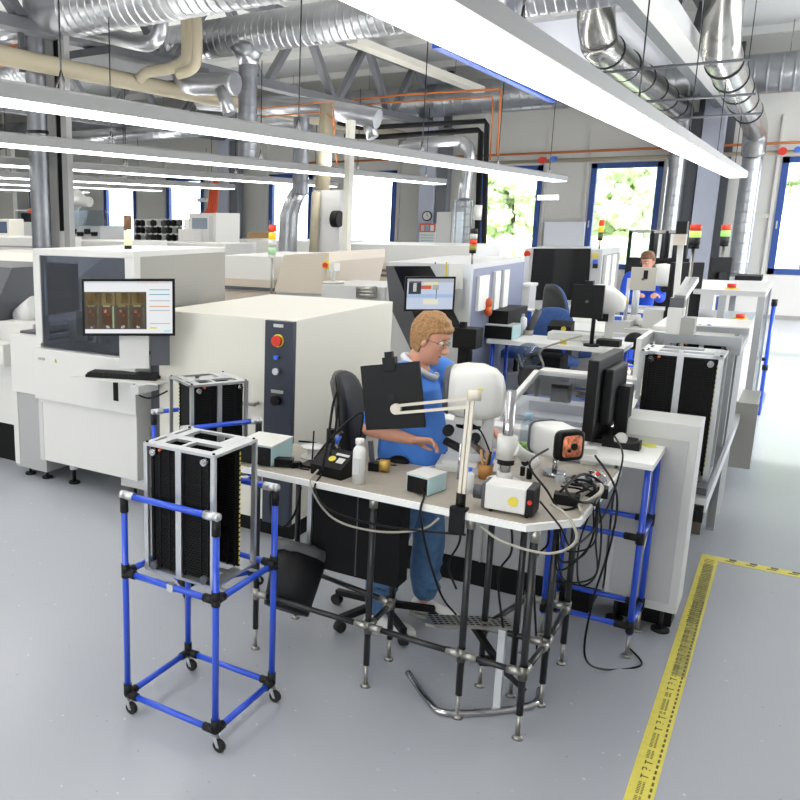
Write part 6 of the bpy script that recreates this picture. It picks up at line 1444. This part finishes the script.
def torso(mb, hip, chest, neck, hd, wid, g=1., e=2.3):
    """elliptical loft from hips to neck; hd = heading"""
    f = Vector((math.cos(hd), math.sin(hd), 0)); l = Vector((-math.sin(hd), math.cos(hd), 0))
    hip, chest, neck = Vector(hip), Vector(chest), Vector(neck)
    sec = [(0, wid[0], wid[1]), (.18, wid[2], wid[3]), (.4, wid[4], wid[5]), (.62, wid[6], wid[7]), (.8, wid[8], wid[9]), (.9, wid[10], wid[11]), (1., wid[12], wid[13])]
    rg = []
    for t, hw, ht in sec:
        c = (hip*(1-t)**2+chest*2*t*(1-t)*1.0+neck*t*t)
        rg.append([c+l*((hw+g)*abs(math.cos(a))**(2/e)*(1 if math.cos(a) > 0 else -1))+f*((ht+g)*abs(math.sin(a))**(2/e)*(1 if math.sin(a) > 0 else -1)) for a in [2*PI*q/28 for q in range(28)]])
    mb.loft(rg)
# --- woman
wt = thing('person', 'person in a blue polo shirt, jeans and glasses working at the bench', 'person', (-1.5, 4.03, 0))
hd = math.radians(14)
fw = Vector((math.cos(hd), math.sin(hd), 0)); lf_ = Vector((-math.sin(hd), math.cos(hd), 0))
hipc = Vector((-1.535, 4.03, .90)); neckb = Vector((-1.515, 3.97, 1.405)); chestc = Vector((-1.545, 4.0, 1.2))
shN = Vector((-1.55, 3.805, 1.355)); shF = Vector((-1.45, 4.15, 1.35)); elN = Vector((-1.655, 3.74, 1.11)); wrN = Vector((-1.46, 3.80, 1.07))
elF = Vector((-1.33, 4.27, 1.12)); wrF = Vector((-1.225, 4.17, 1.10))
headc = Vector((-1.462, 3.97, 1.545))
b = MB(); torso(b, hipc, chestc, neckb, hd, (.15, .1, .15, .11, .145, .115, .155, .11, .15, .095, .1, .07, .055, .055), 0)
b.tube([neckb+Vector((-.02, 0, -.06)), neckb+Vector((.0, 0, .02)), headc+Vector((-.03, 0, -.06)), headc], [.062, .054, .053, .05], None, 16)
HM = head_mesh(b, headc, math.radians(4), math.radians(20), 1.0, 0)
for a_, e_, w_ in ((shN, elN, wrN), (shF, elF, wrF)):
    limb(b, [a_, a_.lerp(e_, .5), e_], [.05, .045, .038]); limb(b, [e_, e_.lerp(w_, .4), w_], [.04, .038, .026])
hand(b, wrN+Vector((.01, 0, 0)), (.85, .35, .0), (.3, -.5, -1), .95, 1, 1.0)
hand(b, wrF+Vector((.01, -.0, 0)), (.75, -.3, -.35), (-.2, -.1, -1), .98, -1, .6)
for sgn, kn, an_, hp_ in ((-1, Vector((-1.575, 3.865, .47)), Vector((-1.61, 3.84, .09)), hipc-lf_*.08), (1, Vector((-1.46, 4.12, .47)), Vector((-1.475, 4.15, .09)), hipc+lf_*.08)):
    limb(b, [hp_, hp_.lerp(kn, .5), kn], [.09, .08, .058]); limb(b, [kn, kn.lerp(an_, .35), an_], [.056, .055, .038])
    ft = an_+fw*.10+Vector((0, 0, -.055)); limb(b, [an_+Vector((0, 0, -.03)), an_.lerp(ft, .6)+Vector((0, 0, -.012)), ft], [.03, .024, .02])
body = b.build('body', SKIN, wt); remesh(body, .0055, 5, .5)
face_parts(HM, 1., wt)
hair_cap('hair', HM, 1., HAIR, wt)
sh_ = MB(); torso(sh_, hipc+Vector((0, 0, -.08)), chestc, neckb+Vector((0, 0, -.02)), hd, (.195, .165, .195, .175, .185, .16, .185, .14, .17, .115, .115, .085, .07, .07), .0)
for a_, e_ in ((shN, elN), (shF, elF)):
    limb(sh_, [a_.lerp(neckb, .35), a_, a_.lerp(e_, .45), a_.lerp(e_, .78)], [.07, .073, .068, .066])
for k in range(5):
    z = .88+.05*k; c = hipc.lerp(chestc, .2*k)+fw*(.1)
    sh_.tube([Vector((c.x, c.y, z))-lf_*.12-fw*.02, Vector((c.x, c.y, z-.015))+fw*.03, Vector((c.x, c.y, z+.01))+lf_*.12-fw*.02], .012, None, 6, 4)
so = sh_.build('polo_shirt', BLUESHIRT, wt); remesh(so, .008, 4, .5)
cl_ = MB(); nb = neckb+Vector((.0, 0, .0)); pts = []
for k in range(13):
    a = .35+(2*PI-.7)*k/12; d_ = fw*math.cos(a)+lf_*math.sin(a); pts.append(nb+d_*.082+Vector((0, 0, -.005-.05*math.cos(a)))+fw*.012)
cl_.tube(pts, .017, None, 8, 3); co = cl_.build('collar', COLLAR, wt)
tr_ = MB()
for kn, an_, hp_ in ((Vector((-1.575, 3.865, .47)), Vector((-1.61, 3.84, .09)), hipc-lf_*.085), (Vector((-1.46, 4.12, .47)), Vector((-1.475, 4.15, .09)), hipc+lf_*.085)):
    limb(tr_, [hp_, hp_.lerp(kn, .5), kn, kn.lerp(an_, .5)+Vector((-.01, 0, 0)), an_+Vector((0, 0, .065))], [.118, .105, .085, .08, .068])
    for k in range(5): z_ = kn.lerp(an_, .05+.17*k); tr_.tube([z_-lf_*.07+fw*.03, z_+fw*.075+Vector((0, 0, random.uniform(-.02, .02))), z_+lf_*.07+fw*.03], .012, None, 6, 3)
tr_.sph(hipc+Vector((-.02, 0, -.02)), (.14, .17, .12), None, 10)
to = tr_.build('jeans', JEANS, wt); remesh(to, .010, 4, .5)
def shoe(an_, hd_, parent):
    d_ = Vector((math.cos(hd_), math.sin(hd_), 0)); l_ = Vector((-d_.y, d_.x, 0)); c = Vector((an_.x, an_.y, 0)); rg = []
    for t_, w_, h_ in ((-.075, .02, .03), (-.065, .034, .065), (-.03, .038, .095), (.02, .04, .09), (.07, .044, .065), (.12, .047, .05), (.165, .042, .04), (.19, .025, .028), (.2, .008, .02)):
        rg.append([c+d_*t_+l_*(w_*math.cos(a))+Vector((0, 0, .012+max(0, 1.12*h_*(.5+.5*math.sin(a))))) for a in [2*PI*q/16 for q in range(16)]])
    s = MB().loft(rg).build('shoe', SHOE, parent)
    MB().prism([((c+d_*t_+l_*w_).x, (c+d_*t_+l_*w_).y) for t_, w_ in ((-.075, -.02), (-.03, -.038), (.07, -.044), (.13, -.048), (.18, -.035), (.205, 0), (.18, .035), (.13, .048), (.07, .044), (-.03, .038), (-.075, .02))], 'z', 0, .014).build('sole', SOLE, s)
shoe(Vector((-1.61, 3.84, 0)), hd, wt); shoe(Vector((-1.475, 4.15, 0)), hd-.1, wt)
MB().sph(Vector((-1.44, 3.99, 1.285))+fw*.075-lf_*.06, (.006, .012, .014), None, 6).build('chest_emblem', WHITE, wt)
# --- man in the background
mt_ = thing('person', 'person in a royal blue jacket sitting at the far worktable', 'person', (-2.0, 13.25, 0))
hp = Vector((Yp(636, 300, 13.1).x, 13.25, .78)); hdm = math.radians(-75); fm = Vector((math.cos(hdm), math.sin(hdm), 0)); lm_ = Vector((-math.sin(hdm), math.cos(hdm), 0))
hc_ = Yp(648, 261, 13.0); nk = hc_+Vector((-.03, .05, -.16)); ch = hp.lerp(nk, .5)+Vector((-.02, .08, 0))
b = MB(); torso(b, hp, ch, nk, hdm, (.16, .11, .15, .11, .16, .12, .18, .12, .18, .11, .12, .08, .06, .06), 0)
b.tube([nk+Vector((0, 0, -.05)), hc_+Vector((0, .02, -.02))], [.06, .055], None, 12); HM2 = head_mesh(b, hc_, math.radians(-115), math.radians(22), 1.05)
s1, s2 = nk-lm_*.19+Vector((0, 0, -.08)), nk+lm_*.19+Vector((0, 0, -.08)); e1 = s1+fm*.12+Vector((-.04, 0, -.25)); e2 = s2+fm*.12+Vector((.02, 0, -.25)); w1, w2 = e1+fm*.2+lm_*.14+Vector((0, 0, .06)), e2+fm*.22-lm_*.1+Vector((0, 0, .06))
for a_, e_, w_ in ((s1, e1, w1), (s2, e2, w2)):
    limb(b, [a_, a_.lerp(e_, .5), e_], [.05, .045, .04]); limb(b, [e_, e_.lerp(w_, .5), w_], [.04, .036, .028])
hand(b, w1, fm+lm_*.3, (0, 0, -1), 1.1, -1, .6); hand(b, w2, fm-lm_*.3, (0, 0, -1), 1.1, 1, .6)
for sg in (-1, 1):
    h_ = hp+lm_*sg*.09; k_ = h_+fm*.38+Vector((0, 0, -.12)); a_ = k_+Vector((0, 0, -.52))-fm*.05
    limb(b, [h_, h_.lerp(k_, .5), k_], [.085, .075, .06]); limb(b, [k_, k_.lerp(a_, .4), a_], [.058, .055, .04]); limb(b, [a_, a_+fm*.14+Vector((0, 0, -.07))], [.04, .03])
o = b.build('body', SKIN, mt_); remesh(o, .009, 4, .5)
face_parts(HM2, 1.05, mt_, True, HAIR2); hair_cap('hair', HM2, 1.05, HAIR2, mt_)
b = MB(); torso(b, hp+Vector((0, 0, -.08)), ch, nk, hdm, (.19, .14, .18, .14, .19, .14, .2, .14, .2, .13, .14, .1, .075, .075), 0)
for a_, e_, w_ in ((s1, e1, w1), (s2, e2, w2)): limb(b, [a_.lerp(nk, .3), a_, e_, e_.lerp(w_, .9)], [.07, .075, .062, .046])
o = b.build('work_jacket', ROYAL, mt_); remesh(o, .012, 4, .5)
b = MB()
for sg in (-1, 1):
    h_ = hp+lm_*sg*.09; k_ = h_+fm*.38+Vector((0, 0, -.12)); a_ = k_+Vector((0, 0, -.50))-fm*.05
    limb(b, [h_, h_.lerp(k_, .5), k_, k_.lerp(a_, .5), a_], [.105, .095, .075, .07, .065])
o = b.build('trousers', ROYAL, mt_); remesh(o, .014, 3, .5)
for sg in (-1, 1):
    a_ = hp+lm_*sg*.09+fm*.33; shoe(Vector((a_.x, a_.y, 0)), hdm, mt_)
chair('office_chair', 'dark office chair under the male worker', (hp.x, hp.y+.03), hdm, .66, 1.2, SATIN)
# ================================================================ WORLD AND LIGHT
w = bpy.data.worlds.new('daylight'); scn.world = w; w.use_nodes = True
bg = w.node_tree.nodes['Background']; bg.inputs['Color'].default_value = (.93, .965, 1, 1); bg.inputs['Strength'].default_value = 5.0
scn.view_settings.exposure = .26

sn = bpy.data.lights.new('sun', 'SUN'); sn.energy = 4.0; sn.angle = .05; sn.color = (1, .97, .92)
so_ = bpy.data.objects.new('sun', sn); COL.objects.link(so_); so_.location = (12, 14, 9)
so_.rotation_euler = Vector((-1, .12, -.62)).to_track_quat('-Z', 'Y').to_euler()
